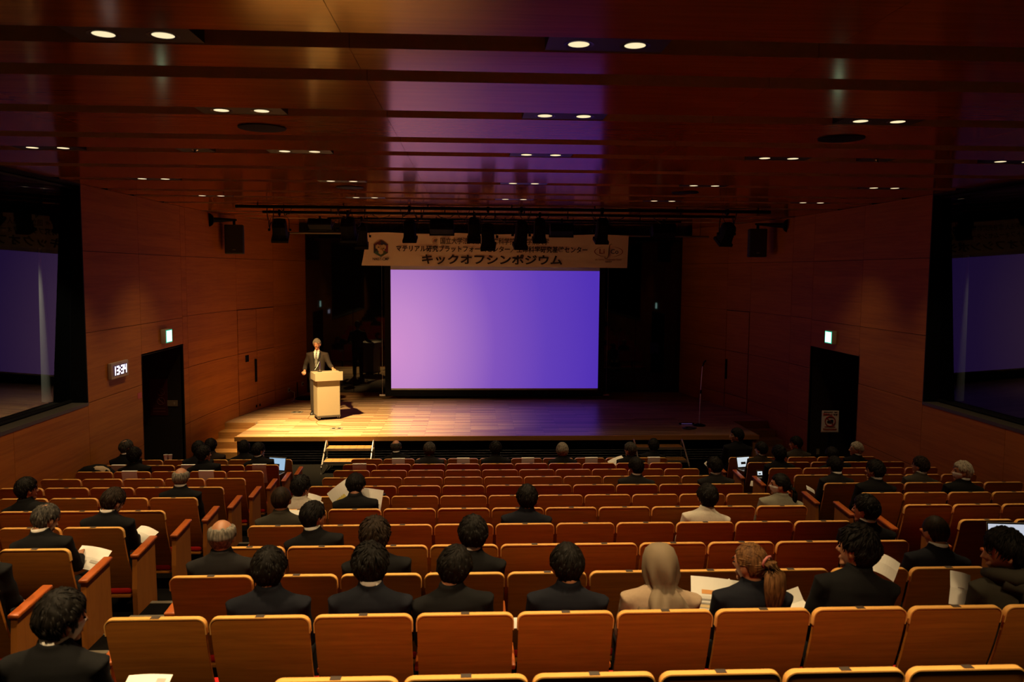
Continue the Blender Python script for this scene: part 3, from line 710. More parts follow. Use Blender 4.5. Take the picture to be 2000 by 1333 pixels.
# exit signs
EXW = emit('exit_face', (.62, 1.0, .90), 3.0); EXG = emit('exit_green', (.02, .55, .30), 1.0)
for side, y, lab in ((-1, 14.99, 'lit white and green exit sign over the left doorway'), (1, 15.17, 'lit white and green exit sign over the right doorway')):
    s = 1 if side < 0 else -1
    d = empty('exit_sign', (sideX(side, 15), y, 2.74), 0 if side < 0 else PI, label=lab, cat='exit sign', group='exit signs over the doorways')
    MB().bbox(0, .09, -.165, .165, -.13, .13, .01, 2).build('case', plain('exit_case', (.55, .48, .36), .5), d, True)
    MB().box(.0905, .093, -.15, .15, -.115, .115).build('green_border', EXG, d)
    MB().box(.0935, .0945, -.125, .125, -.10, .10).build('lit_face', EXW, d)
# small wall things
wall_box(-1, 13.83, 1.82, .17, .10, .004, plain('red_label', (.42, .02, .01), .5), None, 'wall_label')
tag(bpy.data.objects['wall_label'], 'small red label on the veneer just before the left doorway', 'label')
dd = empty('notice_poster', (-6.09, 15.945, 1.46), label='dark red notice with two prohibition circles inside the left doorway', cat='poster')
MB().box(-.17, .17, -.006, 0, -.36, .36).build('sheet', plain('poster_dark_red', (.10, .012, .010), .6), dd)
for z in (.10, -.08):
    vs = []
    m = MB(); m.tube([(.04+.07*math.cos(2*PI*k/20), -.009, z+.07*math.sin(2*PI*k/20)) for k in range(21)], .007, 5, (0, 1, 0)); m.tube([(.04-.05, -.009, z+.05), (.04+.05, -.009, z-.05)], .006, 5, (0, 1, 0))
    m.build('prohibition_circle', plain('poster_pink', (.20, .06, .05), .6), dd)
for z in (-.22, -.28): MB().box(-.12, .12, -.008, -.006, z-.012, z+.012).build('print_line', plain('poster_pink', (.20, .06, .05), .6), dd)
sw = empty('switch_plate', (-5.83, 15.945, 1.34), label='beige switch plate on the jamb of the left doorway', cat='switch')
MB().bbox(-.10, .10, -.012, 0, -.06, .06, .004).build('plate', plain('switch_beige', (.35, .28, .18), .5), sw)
MB().bbox(.02, .05, -.018, -.012, -.025, .025, .003).build('rocker', plain('switch_cream', (.5, .45, .32), .5), sw)
sw = empty('switch_plate', (7.20, 16.13, .28), label='small pale switch low on the jamb of the right doorway', cat='switch')
MB().bbox(-.035, .035, -.012, 0, -.06, .06, .004).build('plate', plain('switch_beige', (.35, .28, .18), .5), sw)
MB().bbox(-.012, .012, -.018, -.012, -.03, .03, .003).build('rocker', plain('switch_cream', (.5, .45, .32), .5), sw)
# no filming sign on a pole
sg = empty('sign_stand', (6.905, 15.0, 0), -.12, label='white sign on a black pole reading no filming in the right doorway', cat='sign')
MB().lathe([(.0001, .02), (.15, .02), (.16, .0), (.0001, 0)], (0, 0, 0), 24).build('base', BLACK, sg, True)
MB().cyl((0, 0, .0), (0, 0, 1.0), .022, 10).build('pole', BLACK, sg)
MB().box(-.16, .16, -.03, -.02, .93, 1.34).build('sign_board', PAPER, sg)
MB().box(-.165, .165, -.034, -.016, .915, .935).build('bottom_rail', ALU, sg)
SR = plain('sign_red', (.42, .01, .015), .6)
def sign_text(body, cx, cz, w_, h_, mat, wt=.01): return fit_text('lettering', body, mat, sg, cx, cz, w_, h_, -.0325, wt)
sign_text('撮影禁止', -.05, 1.265, .18, .045, SR, .03); sign_text('です', .095, 1.262, .08, .04, INK, .03)
sign_text('講演中の写真・動画', 0, 1.31, .25, .022, INK, .01)
MB().tube([(.10*.95*math.cos(2*PI*k/28), -.032, 1.135+.095*math.sin(2*PI*k/28)) for k in range(29)], .009, 6, (0, 1, 0)).build('prohibition_ring', SR, sg)
MB().tube([(-.07, -.032, 1.205), (.07, -.032, 1.065)], .008, 6, (0, 1, 0)).build('prohibition_bar', SR, sg)
MB().bbox(-.055, .0, -.034, -.030, 1.10, 1.145, .006).bbox(.0, .055, -.034, -.030, 1.095, 1.165, .006).lathe([(.02, -.033), (.02, -.036), (.012, -.037)], (.028, 0, 1.13), 14, 'y').build('camera_symbol', INK, sg)
for z, w_ in ((1.025, .20), (.985, .26), (.965, .25)): MB().box(-w_/2, w_/2, -.0325, -.030, z-.008, z+.008).build('print_line', plain('sign_faint_red', (.42, .12, .08), .7), sg)

# ---------------------------------------------------------------- lectern
lc = empty('lectern', (-3.29, 18.46, ZS), math.radians(22), label='beige metal lectern on casters at the lit left of the stage', cat='lectern')
MB().bbox(-.255, .255, -.225, .225, .09, .90, .006).build('body', LECT, lc)
MB().box(-.262, .262, -.232, .232, .06, .10).build('plinth', plain('plinth_dark', (.05, .04, .03), .6), lc)
MB().bbox(-.31, .31, -.30, .26, .895, 1.065, .006).build('desk_box', LECT, lc)
MB().add([(-.30, -.29, 1.066), (.30, -.29, 1.066), (.30, .25, 1.03), (-.30, .25, 1.03)], [(0, 1, 2, 3)]).build('desk_top', plain('desk_dark', (.10, .08, .06), .6), lc)
MB().bbox(-.31, .31, -.30, -.285, 1.06, 1.10, .004).build('front_lip', LECT, lc)
for x in (-.22, .22):
    for y in (-.19, .19):
        c = empty('caster', (x, y, 0), parent=lc); MB().cyl((-.014, 0, .032), (.014, 0, .032), .032, 16).build('wheel', MATTE, c, True); MB().box(-.022, .022, -.02, .02, .03, .065).build('fork', CHROME, c)
mc = empty('microphone', (-3.45, 18.52, ZS+1.058), label='slim microphone on a chrome stem on the lectern', cat='microphone')
MB().lathe([(.0001, .012), (.05, .012), (.055, 0), (.0001, 0)], (0, 0, 0), 20).build('base', BLACK, mc, True)
MB().tube([(0, 0, 0), (0, -.005, .12), (0, .0, .25), (.0, .03, .34)], [.008, .008, .006, .006], 8).build('stem', CHROME, mc, True)
MB().tube([(0, .025, .33), (0, .06, .41), (0, .075, .44)], [.014, .02, .017], 12).build('microphone_head', BLACK, mc, True)
MB().tube([(-.01, 0, .24), (-.06, -.01, .12), (-.11, -.02, .05)], .0035, 6).build('lead', PAPER, mc, True)
pts = [onZ(u, v, ZS+.006) for u, v in ((605, 812), (601, 818), (610, 822), (620, 823), (617, 826), (622, 830), (640, 832), (655, 834), (659, 838))]
MB().tube(pts, .006, 6).build('floor_cable', plain('brown_cable', (.25, .13, .05), .6), None, True, label='thin cable lying on the stage in front of the lectern', cat='cable')
for (u, v, lab) in ((580, 806, 'metal floor socket plate on the stage left of the lectern'), (657, 838, 'metal floor socket plate on the stage in front of the lectern')):
    p = onZ(u, v, ZS); d = empty('floor_socket', (p.x, p.y, ZS), label=lab, cat='floor socket', group='floor sockets on the stage')
    MB().bbox(-.13, .13, -.11, .11, 0, .008, .003).build('cover', plain('socket_metal', (.35, .30, .22), .4, .6), d)
    for x in (-.06, .06): MB().box(x-.03, x+.03, -.04, .04, .008, .011).build('socket_lid', BLACK, d)
# outlets, monitor stand and lead at the back left corner of the stage
for k, (y, z, lab) in enumerate(((21.25, .82, 'white socket plate on the wall, nearer the stage door'), (22.1, .86, 'white socket plate on the wall by the back corner'))):
    p, a = on_wall(-1, y); d = empty('wall_socket', (p.x, y, z), -a, label=lab, cat='socket')
    MB().bbox(0, .014, -.06, .06, -.06, .06, .004).build('plate', plain('socket_white', (.4, .35, .28), .5), d); MB().box(.014, .03, -.02, .02, -.02, .02).build('plug', BLACK, d)
p, a = on_wall(-1, 21.25)
MB().tube([(p.x+.03, 21.25, .82), (p.x+.16, 21.2, .76), (p.x+.18, 21.1, .64), (p.x+.20, 20.9, .60), (p.x+.16, 20.7, .595), (p.x+.30, 20.5, .595)], .012, 6).build('power_lead', plain('white_cable', (.45, .40, .32), .6), None, True, label='white lead hanging from the wall socket to the stage', cat='cable')
p = onZ(592, 778, ZS)
d = empty('folded_stand', (p.x+.12, p.y-.1, ZS), label='low black round stand base on the stage by the back corner', cat='stand')
MB().lathe([(.0001, .05), (.26, .045), (.30, .02), (.30, 0), (.0001, 0)], (0, 0, 0), 28).build('base', BLACK, d, True)
MB().cyl((-.26, .1, .03), (-.27, .1, .42), .012, 8).build('rod', BLACK, d)
# microphone stand on the right
p = onZ(1366, 832, ZS)
ms = empty('microphone_stand', (p.x, p.y, ZS), label='tall slim microphone stand on the dark right of the stage', cat='microphone stand')
MB().lathe([(.0001, .05), (.04, .05), (.13, .02), (.14, 0), (.0001, 0)], (0, 0, 0), 24).build('base', BLACK, ms, True)
MB().tube([(0, 0, .04), (.01, 0, .75)], .013, 10).build('lower_tube', plain('stand_steel', (.55, .5, .45), .3, .9), ms, True)
MB().cyl((.008, 0, .72), (.012, 0, .80), .02, 10).build('collar', BLACK, ms)
MB().tube([(.01, 0, .78), (.035, 0, 1.34)], .009, 10).build('upper_tube', plain('stand_steel', (.55, .5, .45), .3, .9), ms, True)
MB().tube([(.035, 0, 1.33), (.06, -.02, 1.42), (.09, -.05, 1.46)], [.012, .016, .02], 10).build('microphone_head', BLACK, ms, True)
p2 = onZ(1350, 831, ZS)
d = empty('power_strip', (p2.x-.08, p2.y+.10, ZS), label='small violet-lit box on the stage at the microphone stand foot', cat='box')
MB().bbox(-.17, .17, -.03, .03, 0, .03, .006).build('case', BLACK, d)
MB().box(-.12, .12, -.032, -.028, .012, .026).build('light_strip', emit('violet_strip', (.10, .05, .18), .5), d)
p3 = onZ(1346, 838, ZS); MB().tube([(p3.x+.16*math.cos(t_*.7)*(1-.02*t_), p3.y+.10*math.sin(t_*.7), ZS+.012+.004*(t_//9)) for t_ in range(28)], .011, 6).build('coiled_cable', CAB, None, True, label='black cable coiled on the stage in front of the microphone stand', cat='cable')

# ---------------------------------------------------------------- portable steps at the stage front
def stairs(x0, x1, label):
    xm = (x0+x1)/2; h = (x1-x0)/2
    d = empty('portable_steps', (xm, 16.3, 0), label=label, cat='steps', group='portable steps at the stage front')
    for z, y0, y1 in ((.385, -.30, -.02), (.19, -.62, -.34)):
        for k in range(6):
            a = -h+.03+k*(2*h-.06)/6; MB().bbox(a+.001, a+(2*h-.06)/6-.001, y0, y1, z, z+.03, .003).build('tread_block', W_STEP, d)
        MB().box(-h+.02, h-.02, y0-.012, y0, z-.015, z+.03).build('tread_edge', ALU, d)
        MB().box(-h+.02, h-.02, y0, y1, z-.012, z-.001).build('tread_tray', BLACK, d)
    for s in (-1, 1):
        x = s*h
        MB().tube([(x, -.72, 0), (x, -.70, .12), (x, -.16, .50), (x, -.11, .53), (x, -.06, .52), (x, -.04, .46), (x, -.03, 0)], .016, 8).build('side_frame', ALU, d, True)
        MB().cyl((x, -.70, .17), (x, -.03, .17), .011, 8).build('side_brace', ALU, d); MB().cyl((x, -.42, .365), (x, -.03, .365), .011, 8).build('side_brace', ALU, d)
stairs(-2.90, -1.96, 'portable two-step wooden stair with aluminium frame at the lit stage front')
stairs(3.36, 4.36, 'portable two-step wooden stair with aluminium frame at the dark right stage front')

# ---------------------------------------------------------------- seats
PITCH = .5265; HW = .2485; TOPZ = .864
def yback(z): t_ = max(0, (TOPZ-z)/.66); return .13*t_+.12*t_*t_
def seat_meshes():
    ms = {}
    r = .04; zs = [.20, .205, .215, .235]+[.27+.045*k for k in range(12)]+[TOPZ-r+r*math.sin(PI/2*k/5) for k in range(6)]
    vs = []; fs = []
    for z in zs:
        hw = HW
        if z > TOPZ-r: hw = HW-r+math.sqrt(max(0, r*r-(z-TOPZ+r)**2))
        if z < .235: hw = HW-.035+math.sqrt(max(0, .035**2-(.235-z)**2))
        y = yback(z)
        for yy in (y, y+.022):
            for s in (-1, -.5, 0, .5, 1): vs.append((s*hw, yy, z))
    n = len(zs)
    for i in range(n-1):
        a, b = 10*i, 10*i+10
        for k in range(4): fs += [(a+k, a+k+1, b+k+1, b+k), (a+5+k, b+5+k, b+6+k, a+6+k)]
        fs += [(a, b, b+5, a+5), (a+4, a+9, b+9, b+4)]
    for k in range(4): fs += [(k, k+5, k+6, k+1), (10*n-10+k, 10*n-9+k, 10*n-4+k, 10*n-5+k)]
    ms['back_shell'] = MB().add(vs, fs).mesh('back_shell', W_SEAT, True)
    # light edge cap around the top and down the sides
    path = [(HW, z) for z in (.775, .80)]+[(HW-r+r*math.cos(PI/2*k/6), TOPZ-r+r*math.sin(PI/2*k/6)) for k in range(7)]
    path = path+[(HW-r-.1, TOPZ), (.06, TOPZ)]+[(-x, z) for x, z in reversed(path)][0:0]
    path = path+[(-x, z) for x, z in reversed(path)]
    vs = []; fs = []; m = len(path)
    for i, (x, z) in enumerate(path):
        a = Vector(path[max(i-1, 0)]); b = Vector(path[min(i+1, m-1)]); d = (b-a).normalized(); nrm = Vector((d.y, -d.x))
        dep = .031
        for o_ in (0, .006):
            for yy in (-.003, dep): vs.append((x+nrm.x*o_, yback(z)+yy, z+nrm.y*o_))
    for i in range(m-1):
        a, b = 4*i, 4*i+4; fs += [(a, a+1, b+1, b), (a+2, b+2, b+3, a+3), (a, b, b+2, a+2), (a+1, a+3, b+3, b+1)]
    fs += [(0, 2, 3, 1), (4*m-4, 4*m-3, 4*m-1, 4*m-2)]
    ms['edge_cap'] = MB().add(vs, fs).mesh('edge_cap', W_RIM, True)
    ms['number_plate'] = MB().box(-.022, .022, .002, .032, TOPZ+.006, TOPZ+.0085).mesh('number_plate', PLATE)
    b = MB(); vs = []; fs = []
    zs2 = [.44, .50, .60, .70, .80, .84]
    for z in zs2:
        e = .016 if z in (.44, .84) else 0
        for yy, ee in ((yback(z)+.022, 0), (yback(z)+.050-e*.6, e)):
            for s in (-1, 1): vs.append((s*(HW-.03-ee), yy, z))
    for i in range(len(zs2)-1):
        a, c = 4*i, 4*i+4; fs += [(a, c, c+1, a+1), (a+2, a+3, c+3, c+2), (a, a+2, c+2, c), (a+1, c+1, c+3, a+3)]
    fs += [(0, 1, 3, 2), (20, 22, 23, 21)]
    ms['back_cushion'] = b.add(vs, fs).mesh('back_cushion', RED, True)
    ms['seat_cushion'] = MB().bbox(-.215, .215, .215, .57, .205, .272, .025, 3).mesh('seat_cushion', RED, True)
    ms['seat_pan'] = MB().bbox(-.21, .21, .21, .56, .175, .204, .008).mesh('seat_pan', W_SEAT)
    ms['armrest'] = MB().bbox(-PITCH/2-.0125, -PITCH/2+.0125, .19, .47, .470, .498, .006).mesh('armrest', W_ARM, True)
    ms['pedestal'] = MB().box(-PITCH/2-.008, -PITCH/2+.008, .26, .42, 0, .470).mesh('pedestal', BLACK)
    for nm, s in (('l', -1), ('r', 1)):
        x0 = s*(PITCH/2+.032); vs = []
        xa, xb = sorted((x0-.020, x0+.022))
        ms['panel_'+nm] = MB().add([(x, y, z) for x in (xa, xb) for y, z in ((.10, 0), (.52, 0), (.50, .60), (.115, .575), (.09, .30))], [(0, 1, 2, 3, 4), (9, 8, 7, 6, 5)]+[(i, 5+i, 5+(i+1) % 5, (i+1) % 5) for i in range(5)]).mesh('aisle_panel', W_PANEL)
        ms['arm_'+nm] = MB().bbox(-.033, .038, -.215, .215, -.014, .014, .009, 3, Matrix.Translation((x0, .31, .602)) @ Matrix.Rotation(math.radians(4), 4, 'X')).mesh('armrest', W_ARM, True)
    return ms
SM = seat_meshes()
SEATPOS = {}
def make_seat(x, i, sx, label, ends):
    d = empty('theatre_seat', (x, rowY(i), rowZ(i)), label=label, cat='seat', group='wood-backed theatre seats'); d.scale = (sx, 1, 1)
    for k in ('back_shell', 'edge_cap', 'number_plate', 'back_cushion', 'seat_cushion', 'seat_pan'): obj(k, SM[k], d)
    if 'l' in ends: obj('aisle_panel', SM['panel_l'], d); obj('armrest', SM['arm_l'], d)
    else: obj('armrest', SM['armrest'], d); obj('pedestal', SM['pedestal'], d)
    if 'r' in ends: obj('aisle_panel', SM['panel_r'], d); obj('armrest', SM['arm_r'], d)
    return d
def in_frame(x, i, half=.3):
    us = [px_of((x+s*half, rowY(i), rowZ(i)+z))[0] for s in (-1, 1) for z in (.86,)]; v = px_of((x, rowY(i), rowZ(i)+.87))[1]
    return max(us) > 3 and min(us) < 1997 and -100 < v < 1331
for i in range(12):
    rown = ORD[i]
    xl = -1.965+.0097*i
    for k in range(10):
        x = xl+PITCH*(k+.5)
        if in_frame(x, i):
            lab = f'wood-backed seat, centre block, {rown} row from the stage, {ORD[k]} from its left aisle' if k < 5 else f'wood-backed seat, centre block, {rown} row from the stage, {ORD[9-k]} from its right aisle'
            SEATPOS['c', i, k] = make_seat(x, i, 1, lab, 'l' if k == 0 else ('r' if k == 9 else ''))
    pl = .519
    for k in range(5):
        x = -2.906-pl*(k+.5)
        if in_frame(x, i, .36):
            SEATPOS['l', i, k] = make_seat(x, i, pl/PITCH, f'wood-backed seat, left block, {rown} row from the stage, {ORD[k]} from the aisle', 'r' if k == 0 else '')
    pr = .508
    for k in range(5):
        x = 4.335+pr*(k+.5)
        if in_frame(x, i, .34) or (i, k) == (8, 0):
            SEATPOS['r', i, k] = make_seat(x, i, pr/PITCH, f'wood-backed seat, right block, {rown} row from the stage, {ORD[k]} from the aisle', 'l' if k == 0 else '')
# ---------------------------------------------------------------- people
def remesh(mb, name, voxel, mats, it=3, fac=.5):
    me = bpy.data.meshes.new('tmp'); me.from_pydata(mb.v, [], mb.f)
    bm = bmesh.new(); bm.from_mesh(me); bmesh.ops.recalc_face_normals(bm, faces=bm.faces); bm.to_mesh(me); bm.free()
    o = bpy.data.objects.new('tmp', me); C.objects.link(o)
    m = o.modifiers.new('r', 'REMESH'); m.mode = 'VOXEL'; m.voxel_size = voxel; m.adaptivity = 0
    s = o.modifiers.new('s', 'SMOOTH'); s.factor = fac; s.iterations = it
    dg = bpy.context.evaluated_depsgraph_get(); out = bpy.data.meshes.new_from_object(o.evaluated_get(dg), depsgraph=dg)
    bpy.data.objects.remove(o); bpy.data.meshes.remove(me)
    out.name = name; out.materials.clear()
    for k in (mats if isinstance(mats, (list, tuple)) else [mats]): out.materials.append(k)
    out.polygons.foreach_set('use_smooth', [True]*len(out.polygons)); return out
def sstep(a, b, x): t = max(0, min(1, (x-a)/(b-a))); return t*t*(3-2*t)
def head_fn(d):
    x, y, z = d
    X, Y, Z = .077*x, .096*y, .118*z
    if z < 0:
        X *= 1-.30*(-z)**1.4
        if y < 0: Y *= 1-.42*(-z)**1.1
        else: Y *= 1-.10*(-z)
    else: X *= 1+.03*math.sin(PI*z)
    if y > .5: Y *= 1-.05*math.exp(-((z-.02)/.13)**2)*math.exp(-((abs(x)-.33)/.16)**2)*2.2
    return Vector((X, Y, Z))
def add_head(mb, T, fine=False):
    mb.sphere((0, 0, 0), 1, 40 if fine else 28, 28 if fine else 20, None, lambda d: T @ head_fn(d))
    t = lambda *p: T @ Vector(p)
    mb.tube([t(0, .090, .022), t(0, .104, -.008), t(0, .116, -.030), t(0, .098, -.042)], [.007, .010, .015, .010], 8)
    for s in (-1, 1):
        mb.tube([t(s*.010, .098, -.034), t(s*.016, .092, -.036)], [.009, .006], 6)
        mb.sphere((0, 0, 0), 1, 12, 8, T @ Matrix.Translation((s*.077, -.008, -.012)) @ Matrix.Rotation(s*-.35, 4, 'Z'), lambda d: Vector((.011*d.x, .021*d.y, .034*d.z)))
        mb.tube([t(s*.014, .092, .030), t(s*.044, .082, .028)], [.007, .006], 6)
    mb.tube([t(-.026, .082, -.064), t(0, .092, -.063), t(.026, .082, -.064)], [.006, .009, .006], 6)
    mb.tube([t(-.022, .080, -.076), t(0, .088, -.078), t(.022, .080, -.076)], [.006, .009, .006], 6)
    mb.sphere((0, 0, 0), 1, 10, 8, T @ Matrix.Translation((0, .072, -.100)), lambda d: Vector((.026*d.x, .020*d.y, .018*d.z)))
def add_hand(mb, wrist, fwd, up, thumb, curl=.6, sc=1.0):
    """five unequal fingers bending away from up; thumb on the side given by +-1"""
    f = Vector(fwd).normalized(); u = Vector(up); u = (u-f*u.dot(f)).normalized(); s = f.cross(u)*thumb
    w = Vector(wrist); P = lambda a, b, c: w+(f*a+s*b+u*c)*sc
    mb.tube([P(-.01, 0, 0), P(.02, .002, 0), P(.06, .003, .002), P(.088, .003, 0)], [(.024*sc, .018*sc), (.032*sc, .016*sc), (.040*sc, .014*sc), (.039*sc, .011*sc)], 12, u)
    for k, (b, L) in enumerate(((.036, .070), (.0125, .080), (-.0115, .075), (-.034, .058))):
        p = Vector((.083, b*.9, 0)); pts = [P(*p)]; a = .12; d = L/3
        fan = b*.25
        for j in range(3):
            a += curl*(.55 if j == 0 else .75); p = p+Vector((d*math.cos(a), d*fan*3, -d*math.sin(a))); pts.append(P(*p))
        mb.tube(pts, [.0092*sc, .0088*sc, .0082*sc, .0066*sc], 8, u)
    mb.tube([P(.012, .026, -.004), P(.040, .050, -.012), P(.062, .057, -.020), P(.082, .052, -.028)], [.013*sc, .0115*sc, .010*sc, .0078*sc], 8, u)
TORSO = [(.38, .27, .170, .115), (.45, .255, .178, .125), (.55, .215, .162, .115), (.66, .18, .160, .112), (.78, .155, .180, .118), (.87, .15, .196, .112), (.935, .15, .196, .100), (.972, .152, .172, .086), (1.005, .155, .122, .070), (1.04, .160, .072, .062)]
NECKP = Vector((0, .165, 1.05)); HEADC = Vector((0, .180, 1.152))
POSES = {'S': (0, .06, 0, 0), 'D': (0, .55, 0, 1), 'L': (.62, .05, 0, 0), 'R': (-.62, .10, 0, 0), 'P': (1.15, .08, 0, 0), 'T': (-.15, .22, .22, 0), 'N': (.12, .22, -.04, 0), 'RD': (-.45, .42, 0, 1)}
def limbs(read):
    if read: sh, el, wr = (.188, .15, .925), (.208, .26, .675), (.135, .475, .70)
    else: sh, el, wr = (.188, .15, .925), (.208, .22, .675), (.110, .455, .575)
    return sh, el, wr
def mirror(p, s): return (p[0]*s, p[1], p[2])
def head_matrix(yaw, pitch, roll): return Matrix.Translation(NECKP) @ Euler((-pitch, roll, yaw), 'XYZ').to_matrix().to_4x4() @ Matrix.Translation(HEADC-NECKP) @ Matrix.Diagonal((1.10, 1.08, 1.05, 1))
TPL = {}
SUITS = {}
def suit(name, col, rough=.85): return plain('cloth_'+name, col, rough, spec=.15, var=.15, scale=60)
S_BLACK = suit('black', (.0050, .0050, .0055)); S_NAVY = suit('navy', (.0062, .0072, .012)); S_CHAR = suit('charcoal', (.013, .012, .012)); S_BROWN = suit('brown', (.020, .013, .008)); S_GREY = suit('grey', (.042, .036, .028)); S_WHITE = suit('white', (.52, .48, .40)); S_BEIGE = suit('beige', (.32, .235, .155)); S_SAGE = suit('sage', (.20, .19, .14)); S_OLIVE = suit('olive', (.030, .026, .018)); TROUS = suit('trousers', (.012, .012, .013))
SHIRT = suit('shirt', (.60, .57, .52))
SHOE = plain('shoe_leather', (.01, .009, .008), .35)
def template(pose):
    if pose in TPL: return TPL[pose]
    yaw, pit, rol, read = POSES[pose]; H = head_matrix(yaw, pit, rol)
    b = MB()
    b.tube([(0, y, z) for z, y, rx, ry in TORSO], [(rx-.012, ry-.012) for z, y, rx, ry in TORSO], 20, (0, 1, 0))
    hc = H @ Vector((0, -.012, -.045))
    b.tube([(0, .157, 1.0), (0, .163, 1.05), tuple(hc)], [(.064, .060), (.060, .060), (.060, .062)], 16, (0, 1, 0))
    add_head(b, H)
    sh, el, wr = limbs(read)
    for s in (-1, 1):
        S, E_, W_ = (Vector(mirror(p, s)) for p in (sh, el, wr))
        b.tube([(s*.13, .152, .93), S, S.lerp(E_, .5), E_, E_.lerp(W_, .35), W_], [.050, .052, .045, .037, .038, .025], 12)
        d = (W_-E_).normalized()
        if read: add_hand(b, W_, (d+Vector((-s*.15, .1, .25))).normalized(), (0, -.3, 1), -s, .5)
        else: add_hand(b, W_, (d+Vector((0, .3, -.1))).normalized(), (0, 0, 1), -s, .45)
        kx = s*.115
        b.tube([(s*.085, .26, .445), (s*.10, .45, .455), (kx, .655, .45), (kx, .655, .26), (kx, .64, .085)], [.082, .070, .056, .050, .034], 14, (1, 0, 0))
        b.tube([(kx, .60, .04), (kx, .70, .035), (kx*1.05, .80, .022)], [(.034, .030), (.040, .026), (.034, .016)], 10)
    body = remesh(b, 'person_body', .0075, SKIN, 2, .5)
    j = MB()
    j.tube([(0, y-.002, z) for z, y, rx, ry in TORSO], [(rx+.016, ry+.018) for z, y, rx, ry in TORSO[:-1]]+[(.074, .066)], 22, (0, 1, 0))
    j.tube([(0, .154, 1.01), (0, .152, 1.045), (0, .150, 1.072)], [(.092, .080), (.078, .074), (.073, .070)], 18, (0, 1, 0))
    for s in (-1, 1):
        S, E_, W_ = (Vector(mirror(p, s)) for p in (sh, el, wr))
        d = (W_-E_).normalized()
        j.tube([(s*.10, .152, .945), S+Vector((s*.012, 0, .008)), S.lerp(E_, .5), E_, E_.lerp(W_, .4), W_-d*.02], [.066, .070, .060, .052, .052, .042], 14)
    jac = remesh(j, 'jacket', .0115, S_BLACK, 4, .5)
    for v in jac.vertices:       # soft folds
        n_ = noise.noise(v.co*9)*.006+noise.noise(Vector((v.co.x*4, v.co.y*4, v.co.z*16)))*.004
        v.co += v.normal*n_
    t = MB()
    t.tube([(0, .255, .36), (0, .25, .46), (0, .235, .53)], [(.182, .128), (.186, .134), (.172, .124)], 18, (0, 1, 0))
    for s in (-1, 1):
        kx = s*.115; t.tube([(s*.088, .25, .445), (s*.10, .45, .455), (kx, .665, .452), (kx, .665, .27), (kx, .65, .10)], [.092, .080, .068, .064, .056], 14, (1, 0, 0))
    tro = remesh(t, 'trousers', .014, TROUS, 3)
    sh_ = MB()
    for s in (-1, 1):
        kx = s*.115; sh_.tube([(kx, .575, .045), (kx, .62, .05), (kx, .71, .042), (kx*1.05, .81, .028), (kx*1.06, .835, .026)], [(.030, .036), (.040, .044), (.046, .036), (.042, .026), (.026, .018)], 12)
        sh_.box(kx-.038, kx+.038, .57, .82, .0, .018)
    sho = sh_.mesh('shoes', SHOE, 'all')
    c = MB(); n_ = H.to_3x3() @ Vector((0, 0, 1))
    vs = []; fs = []; K = 20
    for k in range(K):
        a = 2*PI*k/K
        for (r1, z) in ((.070, 1.04), (.0675, 1.082), (.064, 1.080), (.066, 1.035)): vs.append((r1*math.cos(a)*1.0, .160+r1*math.sin(a)*1.02, z+.006*math.cos(a-PI/2)*-1))
    for k in range(K):
        for m_ in range(4): fs.append((4*k+m_, 4*((k+1) % K)+m_, 4*((k+1) % K)+(m_+1) % 4, 4*k+(m_+1) % 4))
    col = c.add(vs, fs).mesh('shirt_collar', SHIRT, 'all')
    # stand collar of the jacket
    TPL[pose] = dict(body=body, jacket=jac, trousers=tro, shoes=sho, collar=col, H=H)
    return TPL[pose]
